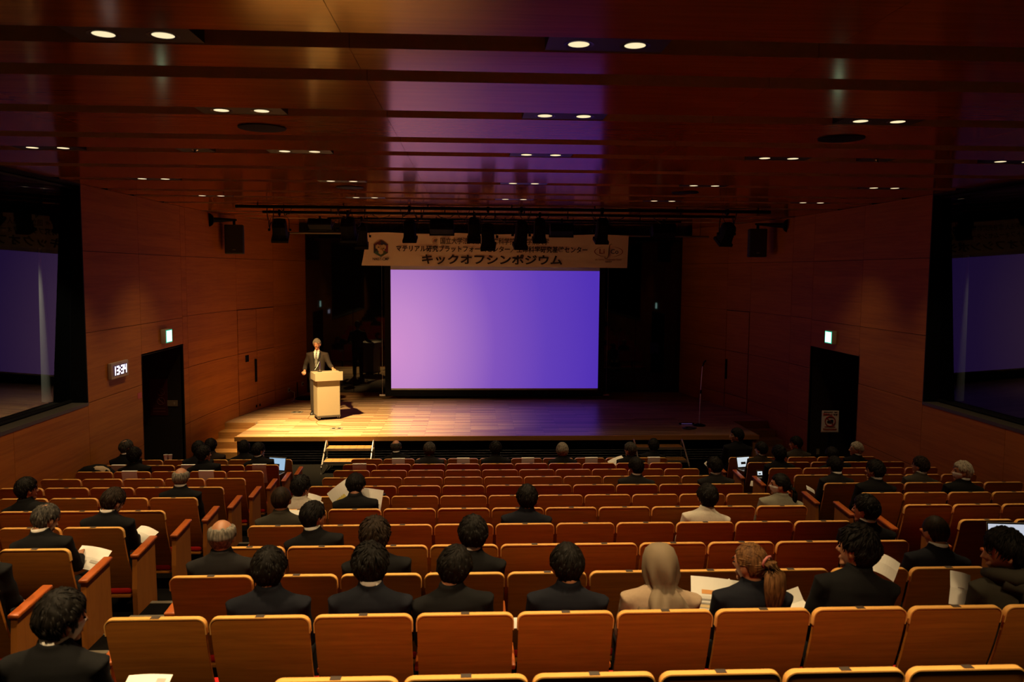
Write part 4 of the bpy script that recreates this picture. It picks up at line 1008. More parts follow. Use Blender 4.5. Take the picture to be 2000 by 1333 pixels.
# hair: a closed shell over the scalp that dips under the skin outside the hairline
def hair_mesh(style, seed):
    rn = random.Random(seed); off = Vector((rn.uniform(0, 50), rn.uniform(0, 50), rn.uniform(0, 50)))
    P = dict(short=(.16, .165, -.90, 0), thick=(.20, .20, -.97, 0), messy=(.23, .22, -.98, 0), cropped=(.06, .05, -.70, 0), balding=(.09, .10, -.74, .52), crown=(.12, .12, -.76, .30), bob=(.15, .17, -1.2, 0), tied=(.07, .06, -.55, 0), parted=(.15, .15, -.86, 0), shaved=(.02, .018, -.60, .0))[style]
    top, sidet, nape, bald = P; seg, rings = 56, 36; amp = dict(messy=.11, thick=.07, bob=.03, tied=.015, shaved=.004, cropped=.014, balding=.03).get(style, .055)
    def fn(d):
        az = abs(math.degrees(math.atan2(d.x, d.y)))
        if az < 50: line = .50
        elif az < 78: line = .50-.42*(az-50)/28
        elif az < 102: line = .08-.10*math.sin((az-78)/24*PI) if style != 'bob' else -.5
        else: line = .08+(nape-.08)*sstep(102, 128, az)
        if style == 'bob' and az > 60: line = -.62 if az < 100 else -.95
        line += noise.noise(d*9+off)*.07
        if style == 'shaved': line += .12 if az < 60 else 0
        k = sstep(line-.07, line+.05, d.z)
        th = sidet+(top-sidet)*sstep(.1, .8, d.z)
        q = Vector((d.x*7, d.y*7, d.z*3.2))
        n_ = noise.noise(q+off)*amp+noise.noise(Vector((d.x*17, d.y*17, d.z*6))+off)*amp*.6+noise.noise(Vector((d.x*34, d.y*34, d.z*11))+off)*amp*.35
        th += n_
        # lift of the back of the head and fall of the hair towards the nape
        if d.y < 0 and d.z < 0: th *= 1+.35*(d.z)
        if style == 'bob': th += .10*sstep(.2, -.6, d.z)*sstep(70, 120, az)
        if bald:
            c = d.dot(Vector((0, -.30, .95)).normalized()); k *= 1-sstep(math.cos(bald+.16), math.cos(bald), c) if style == 'crown' else 1-sstep(.45, .72, d.z+.10*noise.noise(d*5+off))
        p = head_fn(d); q2 = p*(1+th); q2.z += .006*max(0, d.z)
        return p*(.90)*(1-k)+q2*k
    mb = MB().sphere((0, 0, 0), 1, seg, rings, None, fn)
    nl = dict(short=170, thick=200, messy=260, parted=170, bob=170, crown=110, tied=90).get(style, 0)
    whorl = Vector((.12, -.42, .9)).normalized() if style != 'parted' else Vector((.35, .25, .9)).normalized()
    if style == 'tied': whorl = Vector((0, -1, .12)).normalized()
    made = 0
    for _ in range(nl*12):
        if made >= nl: break
        d = Vector((rn.gauss(0, 1), rn.gauss(-.25, 1), rn.gauss(.2, 1))).normalized()
        p0 = fn(d); h0 = head_fn(d)
        if p0.length < h0.length*1.03: continue
        tg = d-whorl*d.dot(whorl) if style != 'tied' else whorl-d*d.dot(whorl)
        tg = (tg-d*tg.dot(d))
        if tg.length < .05: continue
        tg = tg.normalized()+Vector((rn.uniform(-.5, .5), rn.uniform(-.5, .5), rn.uniform(-.3, .3)))*(.7 if style == 'messy' else .28)
        st = rn.uniform(.13, .22); pts = []; lift = rn.uniform(.0, .05) if style == 'messy' else rn.uniform(-.01, .012)
        for j in range(4):
            e = (d+tg*st*j).normalized(); q_ = fn(e); hh = head_fn(e)
            if q_.length < hh.length*1.03: q_ = hh*1.045
            pts.append(q_*(.985+lift*j/3+.012*math.sin(PI*j/3)))
        r0 = rn.uniform(.0035, .0068); mb.tube(pts, [(r0, .0025), (r0*1.1, .003), (r0*.8, .0025), (.001, .001)], 6, d); made += 1
    return mb.mesh('hair', HAIR['black'], 'all')
def hairm(name, c1, c2, rough=.6):
    m, t, b = nt('hair_'+name); N, L = t.nodes, t.links
    tc = N.new('ShaderNodeTexCoord'); mp = N.new('ShaderNodeMapping'); mp.inputs['Scale'].default_value = (90, 90, 9); L.new(tc.outputs['Object'], mp.inputs[0])
    n = N.new('ShaderNodeTexNoise'); n.inputs['Scale'].default_value = 1; n.inputs['Detail'].default_value = 4; L.new(mp.outputs[0], n.inputs['Vector'])
    cr = N.new('ShaderNodeValToRGB'); cr.color_ramp.elements[0].position = .35; cr.color_ramp.elements[1].position = .68; cr.color_ramp.elements[0].color = (*c1, 1); cr.color_ramp.elements[1].color = (*c2, 1)
    L.new(n.outputs['Fac'], cr.inputs[0]); L.new(cr.outputs[0], b.inputs['Base Color']); b.inputs['Roughness'].default_value = rough; b.inputs['Specular IOR Level'].default_value = .09
    bp = N.new('ShaderNodeBump'); bp.inputs['Strength'].default_value = .5; bp.inputs['Distance'].default_value = .004; L.new(n.outputs['Fac'], bp.inputs['Height']); L.new(bp.outputs[0], b.inputs['Normal'])
    return m
HAIR = {'black': hairm('black', (.003, .0026, .0022), (.009, .007, .0055)), 'dark': hairm('dark_brown', (.008, .005, .003), (.028, .017, .010)), 'grey': hairm('grey', (.07, .062, .05), (.26, .23, .18)), 'salt': hairm('salt_and_pepper', (.012, .011, .010), (.075, .066, .054)), 'brown': hairm('brown', (.05, .022, .008), (.18, .085, .03)), 'light': hairm('light_grey', (.16, .14, .11), (.42, .37, .29))}
HM = {}
def hair_for(style, var):
    if (style, var) not in HM: HM[style, var] = hair_mesh(style, hash(style) % 97 if False else sum(map(ord, style))+var*13)
    return HM[style, var]
EYE_ME = None
def face_parts(o, H, lit=False):
    global EYE_ME
    if EYE_ME is None:
        e = MB()
        e.sphere((0, .079, .002), (.014, .008, .006), 10, 6)
        br = MB()
        br.tube([(-.018, .084, .027), (0, .084, .031), (.017, .080, .027)], [(.003, .004), (.004, .005), (.002, .003)], 6, (0, 1, 0))
        mo = MB().tube([(-.024, .0885, -.070), (0, .0985, -.0705), (.024, .0885, -.070)], [(.003, .002), (.003, .0032), (.003, .002)], 6, (0, 1, 0))
        EYE_ME = (e.mesh('eye', plain('eye_dark', (.015, .010, .008), .2), 'all'), br.mesh('eyebrow', HAIR['dark'], 'all'), mo.mesh('mouth', plain('lips', (.22, .07, .045), .5), 'all'))
    for nm, me in zip(('eye', 'eyebrow'), EYE_ME):
        for s in (-1, 1):
            c = obj(nm, me, o); c.matrix_local = H @ Matrix.Translation((s*.032, 0, 0)) @ Matrix.Rotation(-s*.18, 4, 'Z')
    c = obj('mouth', EYE_ME[2], o); c.matrix_local = H
def mask_mesh():
    def fn(d):
        k = sstep(-.15, .25, d.y)*sstep(.02, -.10, d.z)*sstep(-1.02, -.86, d.z); p = head_fn(d); q = p*1.10+Vector((0, .010*k*max(0, 1-abs(d.x)*2.5), 0)); return p*.9*(1-k)+q*k
    return MB().sphere((0, 0, 0), 1, 32, 24, None, fn).mesh('face_mask', plain('mask_white', (.62, .60, .56), .8), 'all')
MASK = None
def glasses(o, H, mat):
    g = MB()
    for s in (-1, 1):
        g.tube([(s*.033+.022*math.cos(2*PI*k/14), .102, .002+.017*math.sin(2*PI*k/14)) for k in range(15)], .0018, 5, (0, 1, 0)); g.tube([(s*.055, .102, .006), (s*.078, .08, .006), (s*.086, -.01, .004)], .0018, 5)
    g.tube([(-.011, .103, .006), (.011, .103, .006)], .0018, 5)
    c = g.build('glasses', mat, o); c.matrix_local = H
def person(u, vt, row, pose, style, hcol, coat, label, rz=0, collar=False, mask=False, spec=False, var=0, sx=None, dy=0, hair=True, dx=0, glass=False, face=False, smin=.88, smax=1.10):
    global MASK
    T = template(pose); H = T['H']; c = H.translation; dy += .135
    topz = c.z+.145; P = onY(u, vt, rowY(row)+c.y+dy)
    s = max(smin, min(smax, (P.z-rowZ(row))/topz))
    o = obj('person', T['body'], None); o.location = (P.x+dx-s*c.x, rowY(row)+dy, rowZ(row)); o.rotation_euler = (0, 0, rz); o.scale = (s*1.03, s, s)
    near = min((q.location.x for (b_, i_, k_), q in SEATPOS.items() if i_ == row), key=lambda x_: abs(x_-o.location.x))
    off = o.location.x-near
    if abs(off) < .24:      # sits in the middle of the seat and leans to where the head is
        a_ = max(-.13, min(.13, off/1.12)); o.location.x -= 1.12*math.sin(a_); o.rotation_euler = (0, a_, rz)
    tag(o, label, 'person')
    obj('jacket' if coat not in (S_WHITE, S_BEIGE, S_SAGE, S_OLIVE) else 'top', T['jacket'], o, mat=coat); obj('trousers', T['trousers'], o); obj('shoes', T['shoes'], o)
    if collar: obj('shirt_collar', T['collar'], o)
    if hair:
        h = obj('hair', hair_for(style, var), o, mat=HAIR[hcol]); h.matrix_local = H @ Matrix.Diagonal((1.10, 1.04, .99, 1))
    if face or pose in ('L', 'R', 'P', 'RD'): face_parts(o, H)
    if mask:
        if MASK is None: MASK = mask_mesh()
        m_ = obj('face_mask', MASK, o); m_.matrix_local = H
    if glass: glasses(o, H, plain('glasses_wire', (.3, .28, .25), .3, .8))
    return o, H
A, B_, C_, D_, E_, F_, G_, H_, I_, J_, K_, L_ = range(12)
PE = {}
def pp(key, *a, **k): PE[key] = person(*a, **k)
pp(1, 236, 858, B_, 'R', 'crown', 'salt', S_BLACK, 'man with greying hair and dark suit, second row, beside the left wall', collar=True, dx=.08)
pp(2, 262, 873, C_, 'S', 'thick', 'black', S_BLACK, 'black-haired person in black, third row of left block, below the left doorway')
pp(3, 388, 861, B_, 'S', 'short', 'black', S_BLACK, 'black-haired person in second row beside the right edge of the left doorway', var=1)
pp(4, 411, 856, A, 'S', 'thick', 'black', S_BROWN, 'person in brownish top, front row, before the side steps of the stage', var=1)
pp(5, 397, 869, C_, 'R', 'short', 'black', S_BLACK, 'black-haired man with visible ear, third row of left block, before two other heads', var=2)
pp(6, 476, 862, A, 'S', 'bob', 'black', S_BLACK, 'person with black bobbed hair, front row, before the left end of the stage')
pp(7, 504, 863, B_, 'R', 'short', 'black', S_BLACK, 'man in dark suit with open laptop, second row of left block', collar=True, var=0)
pp(8, 354, 913, F_, 'S', 'balding', 'grey', S_BLACK, 'elderly balding man in black jacket, sixth row of left block at the aisle', collar=True)
pp(9, 50, 930, G_, 'R', 'short', 'black', S_BLACK, 'man with short black hair, seventh row, beneath the left booth window', var=1)
pp(10, 222, 951, H_, 'RD', 'short', 'dark', S_BLACK, 'man in dark suit reading a handout, eighth row of left block at the aisle', collar=True, var=0)
pp(11, 88, 989, I_, 'RD', 'crown', 'salt', S_BLACK, 'man with thin patch on greying crown, ninth row of left block at the aisle', collar=True, var=1)
pp(12, -45, 1040, J_, 'S', 'short', 'black', S_BLACK, 'person cut by the picture edge, only a dark sleeve showing, tenth row of left block')
pp(13, 118, 1151, L_, 'R', 'thick', 'black', S_BLACK, 'large black-haired man with white face mask, nearest person at bottom left', collar=True, mask=True, var=2, rz=-.05)
pp(14, 434, 1017, J_, 'S', 'balding', 'grey', S_CHAR, 'grey-haired elderly man in charcoal suit, first seat of centre block, tenth row', var=1, dy=.05)
pp(15, 526, 1076, K_, 'S', 'short', 'black', S_NAVY, 'man with short black hair in navy suit, eleventh row, second seat from the left aisle', var=3)
pp(16, 609, 992, I_, 'R', 'parted', 'black', S_BLACK, 'man with dark hair and pale collar, ninth row, left part of centre block', collar=True, var=1)
pp(17, 549, 951, H_, 'S', 'cropped', 'dark', S_OLIVE, 'man in black turtleneck with cropped hair, eighth row, first seat of centre block')
pp(18, 587, 938, G_, 'R', 'short', 'black', S_WHITE, 'person with black hair in white shirt, seventh row, first seat of centre block', var=2)
pp(19, 694, 952, G_, 'D', 'thick', 'black', S_BLACK, 'low black-haired person holding open newspaper-like sheets, seventh row, second seat', var=3, dy=.08)
pp(20, 731, 1009, J_, 'S', 'messy', 'dark', S_BLACK, 'person with tousled black hair in black jacket, tenth row, behind a masked head below', var=1)
pp(21, 724, 1060, K_, 'N', 'messy', 'black', S_NAVY, 'man with bushy black hair and white collar, eleventh row, third seat from left aisle', collar=True, var=2)
pp(22, 925, 1006, J_, 'S', 'thick', 'black', S_BLACK, 'man with thick black hair and white collar in black suit, tenth row, centre', collar=True, var=4)
pp(23, 884, 1092, K_, 'T', 'short', 'black', S_BLACK, 'black-haired person leaning to one side, eleventh row, fourth seat from the left aisle', var=4)
pp(24, 1109, 1076, K_, 'N', 'short', 'black', S_NAVY, 'short-haired man in dark navy jacket, eleventh row, next to the beige headscarf', var=5)
pp(25, 1030, 950, H_, 'S', 'short', 'black', S_NAVY, 'lone man with black hair in navy jacket, eighth row, middle of centre block', var=6)
pp(26, 1288, 1094, K_, 'N', 'short', 'black', S_BEIGE, 'person wearing a beige headscarf and beige clothes, eleventh row', hair=False)
pp(27, 1465, 1093, K_, 'L', 'tied', 'brown', S_NAVY, 'woman with brown ponytail and navy jacket reading an open booklet, eleventh row')
pp(28, 1677, 1025, K_, 'L', 'messy', 'black', S_BLACK, 'large man with messy black hair in black jacket, eleventh row, tallest there', var=3, smax=1.17)
pp(29, 1962, 1032, K_, 'P', 'messy', 'black', S_OLIVE, 'person in dark hooded coat looking sideways at right edge of picture, eleventh row', var=4, smax=1.14)
pp(30, 1828, 1007, J_, 'N', 'shaved', 'dark', S_NAVY, 'man with shaved head and pale collar, tenth row, last seat of centre block', collar=True)
pp(31, 1692, 964, I_, 'L', 'short', 'black', S_BLACK, 'man with dark hair in black suit, ninth row, last seat of centre block', collar=True, var=3)
pp(32, 1387, 961, H_, 'S', 'short', 'black', S_WHITE, 'man with short black hair in white shirt, eighth row, right part of centre block', var=7, rz=.1)
pp(33, 1534, 927, G_, 'P', 'tied', 'black', S_SAGE, 'woman with black ponytail, white mask and grey-green top, seventh row, end seat', mask=True, rz=-.02, dx=-.05)
pp(34, 1403, 895, E_, 'L', 'short', 'black', S_CHAR, 'man with short dark hair and pale collar, fifth row, last seat of centre block', collar=True, var=8, rz=-.10, dx=-.07)
pp(35, 1239, 895, E_, 'L', 'short', 'black', S_CHAR, 'man with black hair and pale collar in charcoal suit, fifth row, alone in centre block', collar=True, var=9, rz=-.12)
pp(36, 773, 862, A, 'S', 'balding', 'salt', S_BLACK, 'man with thinning grey hair, front row, right of the lit portable stair', collar=True, var=2)
pp(37, 839, 863, B_, 'S', 'parted', 'salt', S_CHAR, 'man with greying dark hair, second row, left part of centre block', var=2)
pp(38, 968, 861, B_, 'S', 'short', 'black', S_BLACK, 'man with black hair, second row, middle of centre block under the screen', var=10)
pp(39, 1098, 867, B_, 'S', 'bob', 'grey', S_BLACK, 'person with grey bobbed hair, second row, right part of centre block', var=1)
pp(40, 1231, 868, B_, 'L', 'parted', 'salt', S_BLACK, 'man with greying parted hair holding paper, second row, left of the dark stair', var=3)
pp(41, 1277, 856, A, 'S', 'short', 'black', S_BLACK, 'black-haired man, front row, in front of the dark portable stair', var=11)
pp(42, 1440, 836, A, 'P', 'short', 'black', S_BLACK, 'upright man with glasses in profile, front row of right block, highest head there', glass=True, var=12, smax=1.16, dy=.2)
pp(43, 1487, 866, B_, 'L', 'short', 'black', S_BROWN, 'man in brown jacket with lit laptop and raised hand, second row of right block', collar=True, var=13)
pp(44, 1521, 870, C_, 'S', 'messy', 'black', S_BLACK, 'person with tousled black hair looking at a bright tablet, third row of right block', var=5)
pp(45, 1555, 852, A, 'P', 'short', 'black', S_GREY, 'man in profile with grey jacket, front row of right block, left of the right doorway', var=14)
pp(46, 1674, 863, B_, 'P', 'parted', 'light', S_BLACK, 'man with pale grey hair and glasses, second row before the right doorway', glass=True, collar=True, var=4)
pp(47, 1633, 893, E_, 'N', 'short', 'black', S_CHAR, 'man with short black hair holding papers, fifth row of right block at the aisle', collar=True, var=15, rz=.1)
pp(48, 1710, 897, F_, 'L', 'short', 'black', S_BLACK, 'man in dark suit looking sideways, sixth row of right block at the aisle', collar=True, var=16)
pp(49, 1799, 891, E_, 'L', 'short', 'dark', S_GREY, 'man with dark brown hair and pale collar in grey jacket, fifth row of right block', collar=True, var=17)
pp(50, 1881, 899, F_, 'P', 'parted', 'light', S_BLACK, 'grey-haired man with white mask in profile, sixth row near the right wall', mask=True, collar=True, var=5)
pp(51, 1622, 893, C_, 'D', 'short', 'black', S_BLACK, 'bowed dark figure mostly hidden, third row of right block', var=18)
# headscarf
o, H = PE[26]
vs = []; fs = []; K = 60; prof = [(.135, .0, .0), (.128, .045, .05), (.10, .078, .09), (.05, .095, .118), (-.01, .101, .124), (-.06, .096, .118), (-.095, .086, .104), (-.12, .078, .094), (-.14, .092, .098), (-.165, .115, .110), (-.19, .130, .118), (-.23, .142, .126), (-.27, .150, .13), (-.275, .14, .12)]
for i, (z, rx, ry) in enumerate(prof):
    for k in range(K):
        a = 2*PI*k/K; f = 1+.15*sstep(.04, -.12, z)*math.sin(a*7+1.3*math.sin(a*2)+z*14)+.05*sstep(.0, -.1, z)*math.sin(a*13-z*20)
        vs.append(((rx if i else .004)*math.cos(a)*f, -.012+(ry if i else .004)*math.sin(a)*f-.02*sstep(-.1, -.2, z), z))
for i in range(len(prof)-1):
    for k in range(K): k2 = (k+1) % K; fs.append((i*K+k, i*K+k2, (i+1)*K+k2, (i+1)*K+k))
fs.append(tuple(reversed(range(K)))); fs.append(tuple((len(prof)-1)*K+k for k in range(K)))
hs = MB().add(vs, fs).build('headscarf', plain('headscarf_beige', (.17, .125, .075), .8, var=.1, scale=20), o, 'all'); hs.matrix_local = H
# ponytails
def ponytail(key, root, pts, rad, mat, tie=None):
    o, H = PE[key]; m = MB(); rn = random.Random(key)
    for k in range(9):
        a = 2*PI*k/9; off = Vector((math.cos(a), math.sin(a)*.5, 0))
        m.tube([Vector(p)+off*r*.75+Vector((rn.uniform(-.004, .004), 0, rn.uniform(-.006, .006))) for p, r in zip(pts, rad)], [max(.004, r*.55) for r in rad], 7)
    c = m.build('ponytail', mat, o, 'all'); c.matrix_local = H
    t = MB(); d = (Vector(pts[1])-Vector(pts[0])).normalized(); sd = d.cross(Vector((1, 0, 0))).normalized(); x = Vector((1, 0, 0))
    p0 = Vector(pts[0]).lerp(Vector(pts[1]), .3)
    t.tube([p0+(x*math.cos(2*PI*k/16)+sd*math.sin(2*PI*k/16))*(rad[0]+.008+.004*(k % 2)) for k in range(17)], .008, 6, d)
    c = t.build('hair_tie', tie or BLACK, o, 'all'); c.matrix_local = H
ponytail(27, None, [(0, -.10, .045), (0, -.135, .035), (.0, -.16, -.02), (.0, -.165, -.10), (.0, -.16, -.19), (.0, -.15, -.26)], [.024, .034, .052, .058, .046, .016], HAIR['brown'], plain('pink_scrunchie', (.42, .13, .12), .7))
ponytail(33, None, [(0, -.095, -.02), (0, -.13, -.03), (0, -.15, -.08), (0, -.15, -.15), (0, -.14, -.20)], [.018, .022, .030, .028, .010], HAIR['black'])
# hood of the coat
o, H = PE[29]
m = MB()
m.tube([(-.13, .20, 1.02), (-.12, .10, 1.04), (-.05, .045, 1.035), (.05, .045, 1.035), (.12, .10, 1.04), (.13, .20, 1.02)], [.03, .042, .05, .05, .042, .03], 10)
m.tube([(-.10, .07, 1.0), (0, .03, .97), (.10, .07, 1.0)], [.04, .055, .04], 10); m.tube([(0, .035, 1.0), (0, .02, .90), (0, .03, .82)], [(.10, .03), (.085, .028), (.02, .012)], 10, (1, 0, 0))
m.build('hood', S_OLIVE, o, 'all')
# ---------------------------------------------------------------- the speaker behind the lectern
def speaker_person():
    b = MB()
    TS = [(.86, 0, .165, .108), (.94, 0, .172, .112), (1.06, .0, .155, .102), (1.20, .0, .168, .112), (1.32, -.005, .186, .114), (1.40, -.01, .182, .098), (1.44, -.01, .150, .080), (1.47, -.012, .105, .066), (1.50, -.012, .064, .058)]
    b.tube([(0, y, z) for z, y, rx, ry in TS], [(rx-.012, ry-.012) for z, y, rx, ry in TS], 22, (0, 1, 0))
    Hc = Matrix.Translation((0, .012, 1.655)) @ Euler((-.10, .05, -.10)).to_matrix().to_4x4()
    b.tube([(0, -.012, 1.48), (0, -.008, 1.53), tuple(Hc @ Vector((0, -.012, -.045)))], [(.056, .055), (.052, .054), (.050, .055)], 16, (0, 1, 0))
    add_head(b, Hc, True)
    # arms: local +x is the person's right hand side mirrored in the picture's left
    arms = {1: ((.192, -.01, 1.395), (.285, -.02, 1.13), (.255, .22, 1.045)), -1: ((-.192, -.01, 1.395), (-.30, .03, 1.155), (-.395, .22, 1.100))}
    for s, (S, E2, W2) in arms.items():
        S, E2, W2 = map(Vector, (S, E2, W2))
        b.tube([(s*.13, -.01, 1.40), S, S.lerp(E2, .5), E2, E2.lerp(W2, .35), W2], [.050, .052, .045, .038, .039, .026], 12)
        add_hand(b, W2, ((W2-E2).normalized()+Vector((0, .5, .0))).normalized(), (0, 0, 1), 1 if s > 0 else -1, .75 if s > 0 else .3)
        b.tube([(s*.085, 0, .88), (s*.095, .01, .68), (s*.10, .015, .48), (s*.10, -.005, .27), (s*.10, -.02, .09)], [.088, .074, .056, .052, .036], 14, (0, 1, 0))
        b.tube([(s*.10, -.05, .045), (s*.105, .06, .04), (s*.115, .17, .022)], [(.034, .036), (.042, .030), (.034, .016)], 10)
    o = obj('person', remesh(b, 'speaker_body', .0055, SKIN, 1, .4), None)
    j = MB()
    j.tube([(0, y, z) for z, y, rx, ry in TS[1:]], [(rx+.016, ry+.018) for z, y, rx, ry in TS[1:-1]]+[(.072, .064)], 24, (0, 1, 0))
    j.tube([(0, 0, .80), (0, 0, .94)], [(.190, .132), (.190, .132)], 24, (0, 1, 0))
    for s, (S, E2, W2) in arms.items():
        S, E2, W2 = map(Vector, (S, E2, W2)); d = (W2-E2).normalized()
        j.tube([(s*.10, -.01, 1.415), S+Vector((s*.012, 0, .008)), S.lerp(E2, .5), E2, E2.lerp(W2, .4), W2-d*.025], [.064, .068, .058, .052, .052, .042], 14)
    jk = remesh(j, 'suit_jacket', .010, suit('speaker_grey', (.036, .026, .019)), 4)
    for v in jk.vertices: v.co += v.normal*(noise.noise(v.co*8)*.006)
    obj('suit_jacket', jk, o)
    def ry_at(z):
        for (a, ya, xa, ra), (c, yc, xc, rc) in zip(TS, TS[1:]):
            if a <= z <= c: t = (z-a)/(c-a); return ya+(yc-ya)*t+(ra+(rc-ra)*t)
        return .05
    vs = []; fs = []; n = 10
    for i in range(n+1):
        z = 1.12+(1.485-1.12)*i/n; hw = .005+.062*(i/n)**1.1
        for k in range(5): x = -hw+2*hw*k/4; vs.append((x, (ry_at(z)+.026)*math.sqrt(max(.2, 1-(x/.24)**2)), z))
    for i in range(n):
        for k in range(4): a = 5*i+k; fs.append((a, a+1, a+6, a+5))
    MB().add(vs, fs).build('shirt_front', SHIRT, o, 'all')
    lp = MB()
    for s in (-1, 1):
        lp.tube([(s*.066, ry_at(1.47)+.012, 1.485), (s*.068, ry_at(1.42)+.026, 1.40), (s*.045, ry_at(1.28)+.030, 1.27), (s*.008, ry_at(1.12)+.028, 1.11)], [(.012, .006), (.026, .006), (.026, .006), (.010, .005)], 8, (0, 1, 0))
    lp.build('lapel', suit('lapel_grey', (.022, .017, .013)), o, 'all')
    cl = MB()
    for s in (-1, 1): cl.add([(s*.012, .062, 1.488), (s*.050, .052, 1.512), (s*.058, .048, 1.475), (s*.028, .080, 1.450)], [(0, 1, 2, 3)])
    vs = []; fs = []
    for k in range(20):
        a = 2*PI*k/20
        for r1, z in ((.064, 1.485), (.058, 1.52), (.055, 1.518), (.058, 1.482)): vs.append((r1*math.cos(a), -.010+r1*math.sin(a), z))
    for k in range(20):
        for q_ in range(4): fs.append((4*k+q_, 4*((k+1) % 20)+q_, 4*((k+1) % 20)+(q_+1) % 4, 4*k+(q_+1) % 4))
    cl.add(vs, fs).build('shirt_collar', SHIRT, o, 'all')
    tie_pts = [(1.478, .016), (1.455, .013), (1.44, .018), (1.36, .028), (1.26, .034), (1.16, .030), (1.12, .02)]
    tie = MB(); vs = []; fs = []
    for z, hw in tie_pts:
        y = ry_at(z)+.036
        for x in (-hw, hw):
            for yy in (y, y+.006): vs.append((x, yy, z))
    for i in range(len(tie_pts)-1): a = 4*i; fs += [(a, a+4, a+6, a+2), (a+1, a+3, a+7, a+5), (a, a+1, a+5, a+4), (a+2, a+6, a+7, a+3)]
    T1 = tie.add(vs, fs).build('tie', plain('tie_dark', (.02, .018, .016), .5), o)
    for k in range(9):
        z = 1.42-.032*k; y = ry_at(z)+.0435; hw = .017+.012*min(1, k/5)
        MB().add([(-hw, y, z+.006), (hw, y, z-.012), (hw, y, z-.021), (-hw, y, z-.003)], [(0, 1, 2, 3)]).build('tie_stripe', plain('tie_cream', (.55, .50, .40), .5), T1)
    t = MB()
    t.tube([(0, 0, .80), (0, 0, .90), (0, 0, .98)], [(.178, .122), (.182, .124), (.170, .116)], 18, (0, 1, 0))
    for s in (-1, 1): t.tube([(s*.088, 0, .86), (s*.097, .01, .66), (s*.102, .012, .46), (s*.104, -.005, .26), (s*.104, -.015, .06)], [.096, .084, .070, .066, .060], 14, (0, 1, 0))
    obj('trousers', remesh(t, 'trousers', .013, suit('speaker_grey', (.036, .026, .019)), 3), o)
    sh = MB()
    for s in (-1, 1): sh.tube([(s*.104, -.07, .045), (s*.106, 0, .055), (s*.110, .10, .040), (s*.116, .20, .026)], [(.034, .040), (.044, .05), (.046, .034), (.032, .018)], 12); sh.box(s*.108-.04, s*.108+.04, -.075, .20, 0, .02)
    sh.build('shoes', SHOE, o, 'all')
    h = obj('hair', hair_for('parted', 8), o, mat=HAIR['grey']); h.matrix_local = Hc @ Matrix.Diagonal((1.05, 1.03, 1.0, 1))
    face_parts(o, Hc)
    tag(o, 'grey-haired man in grey suit and striped tie speaking behind the lectern', 'person')
    o.location = (-3.60, 19.03, ZS); o.rotation_euler = (0, 0, PI+.02)
    return o
speaker_person()
# ---------------------------------------------------------------- papers, laptops and small things in the audience
PR = [plain('print_yellow', (.62, .50, .12), .7), plain('print_orange', (.65, .30, .08), .7), plain('print_dark', (.05, .06, .05), .7), plain('print_green', (.05, .20, .10), .7), plain('print_grey', (.42, .40, .37), .7), plain('print_plum', (.25, .05, .12), .7), plain('print_cream', (.70, .52, .26), .7)]
def sheet(u, v, row, dy, w_, h_, rot, label, blocks=(), bend=.02, name='paper_sheet', cat='paper', group=None, fold=False):
    dy += .09; p = onY(u, v, rowY(row)+dy)
    d = empty(name, p, label=label, cat=cat, group=group); d.rotation_euler = rot
    n = 10; vs = []; fs = []
    def zf(x, y): return bend*math.sin(PI*(x/w_+.5))+.3*bend*math.sin(2*PI*(y/h_+.3)) if not fold else bend*2.2*abs(math.cos(PI*(x/w_+.0)))
    for i in range(n+1):
        for j in range(3):
            x, y = w_*(i/n-.5), h_*(j/2-.5)
            for t_ in (0, .0012): vs.append((x, y, zf(x, y)+t_))
    for i in range(n):
        for j in range(2):
            a = 6*i+2*j; fs += [(a, a+2, a+8, a+6), (a+1, a+7, a+9, a+3)]
        a = 6*i; fs += [(a, a+6, a+7, a+1), (a+4, a+5, a+11, a+10)]
    fs += [(0, 1, 3, 2), (2, 3, 5, 4), (6*n, 6*n+2, 6*n+3, 6*n+1), (6*n+2, 6*n+4, 6*n+5, 6*n+3)]
    MB().add(vs, fs).build('sheet', PAPER, d)
    for (x0, x1, y0, y1, m) in blocks:
        m_ = MB(); vs = []; fs = []
        for i in range(7):
            x = w_*(x0+(x1-x0)*i/6)
            for y in (h_*y0, h_*y1): vs.append((x, y, zf(x, y)+.0022))
        for i in range(6): fs.append((2*i, 2*i+2, 2*i+3, 2*i+1))
        m_.add(vs, fs).build('printed_block', PR[m], d)
    return d
R = math.radians
# open sheets held by the low black-haired reader
sheet(677, 978, G_, .42, .27, .37, (R(58), R(0), R(-4)), 'tilted white handout held up to the left of the low reader', [(-.35, .1, .05, .30, 0), (-.1, .35, -.22, -.10, 1), (-.38, -.05, -.42, -.26, 3), (.05, .35, -.40, -.28, 2), (-.3, .3, .36, .40, 4), (-.1, .38, .2, .24, 4)]).rotation_euler = (R(70), R(-38), R(0))
sheet(722, 984, G_, .40, .24, .30, (R(70), R(8), R(0)), 'white handout with small dark pictures to the right of the low reader', [(-.42, .42, -.02, .0, 3), (-.3, .0, -.34, -.22, 5), (.1, .35, -.34, -.22, 2), (-.3, .3, .28, .31, 4)])
sheet(605, 984, G_, .42, .22, .20, (R(60), R(20), R(20)), 'small white paper in front of the white-shirted reader, seventh row', [(-.2, .2, -.1, 0, 4)])
sheet(572, 1016, H_, .44, .24, .18, (R(50), 0, R(-10)), 'paper with yellow spot below the white-shirted reader', [(-.1, .1, -.2, .2, 0)])
sheet(281, 1046, H_, .50, .20, .16, (R(35), R(12), R(-20)), 'curled white handout held by the eighth-row man at the left aisle', bend=.03)
sheet(176, 1092, I_, .52, .27, .20, (R(40), R(6), R(-12)), 'white handout on the knee of the ninth-row man at the left aisle', [(.1, .35, -.2, .2, 4), (-.2, .0, -.35, -.15, 4)])
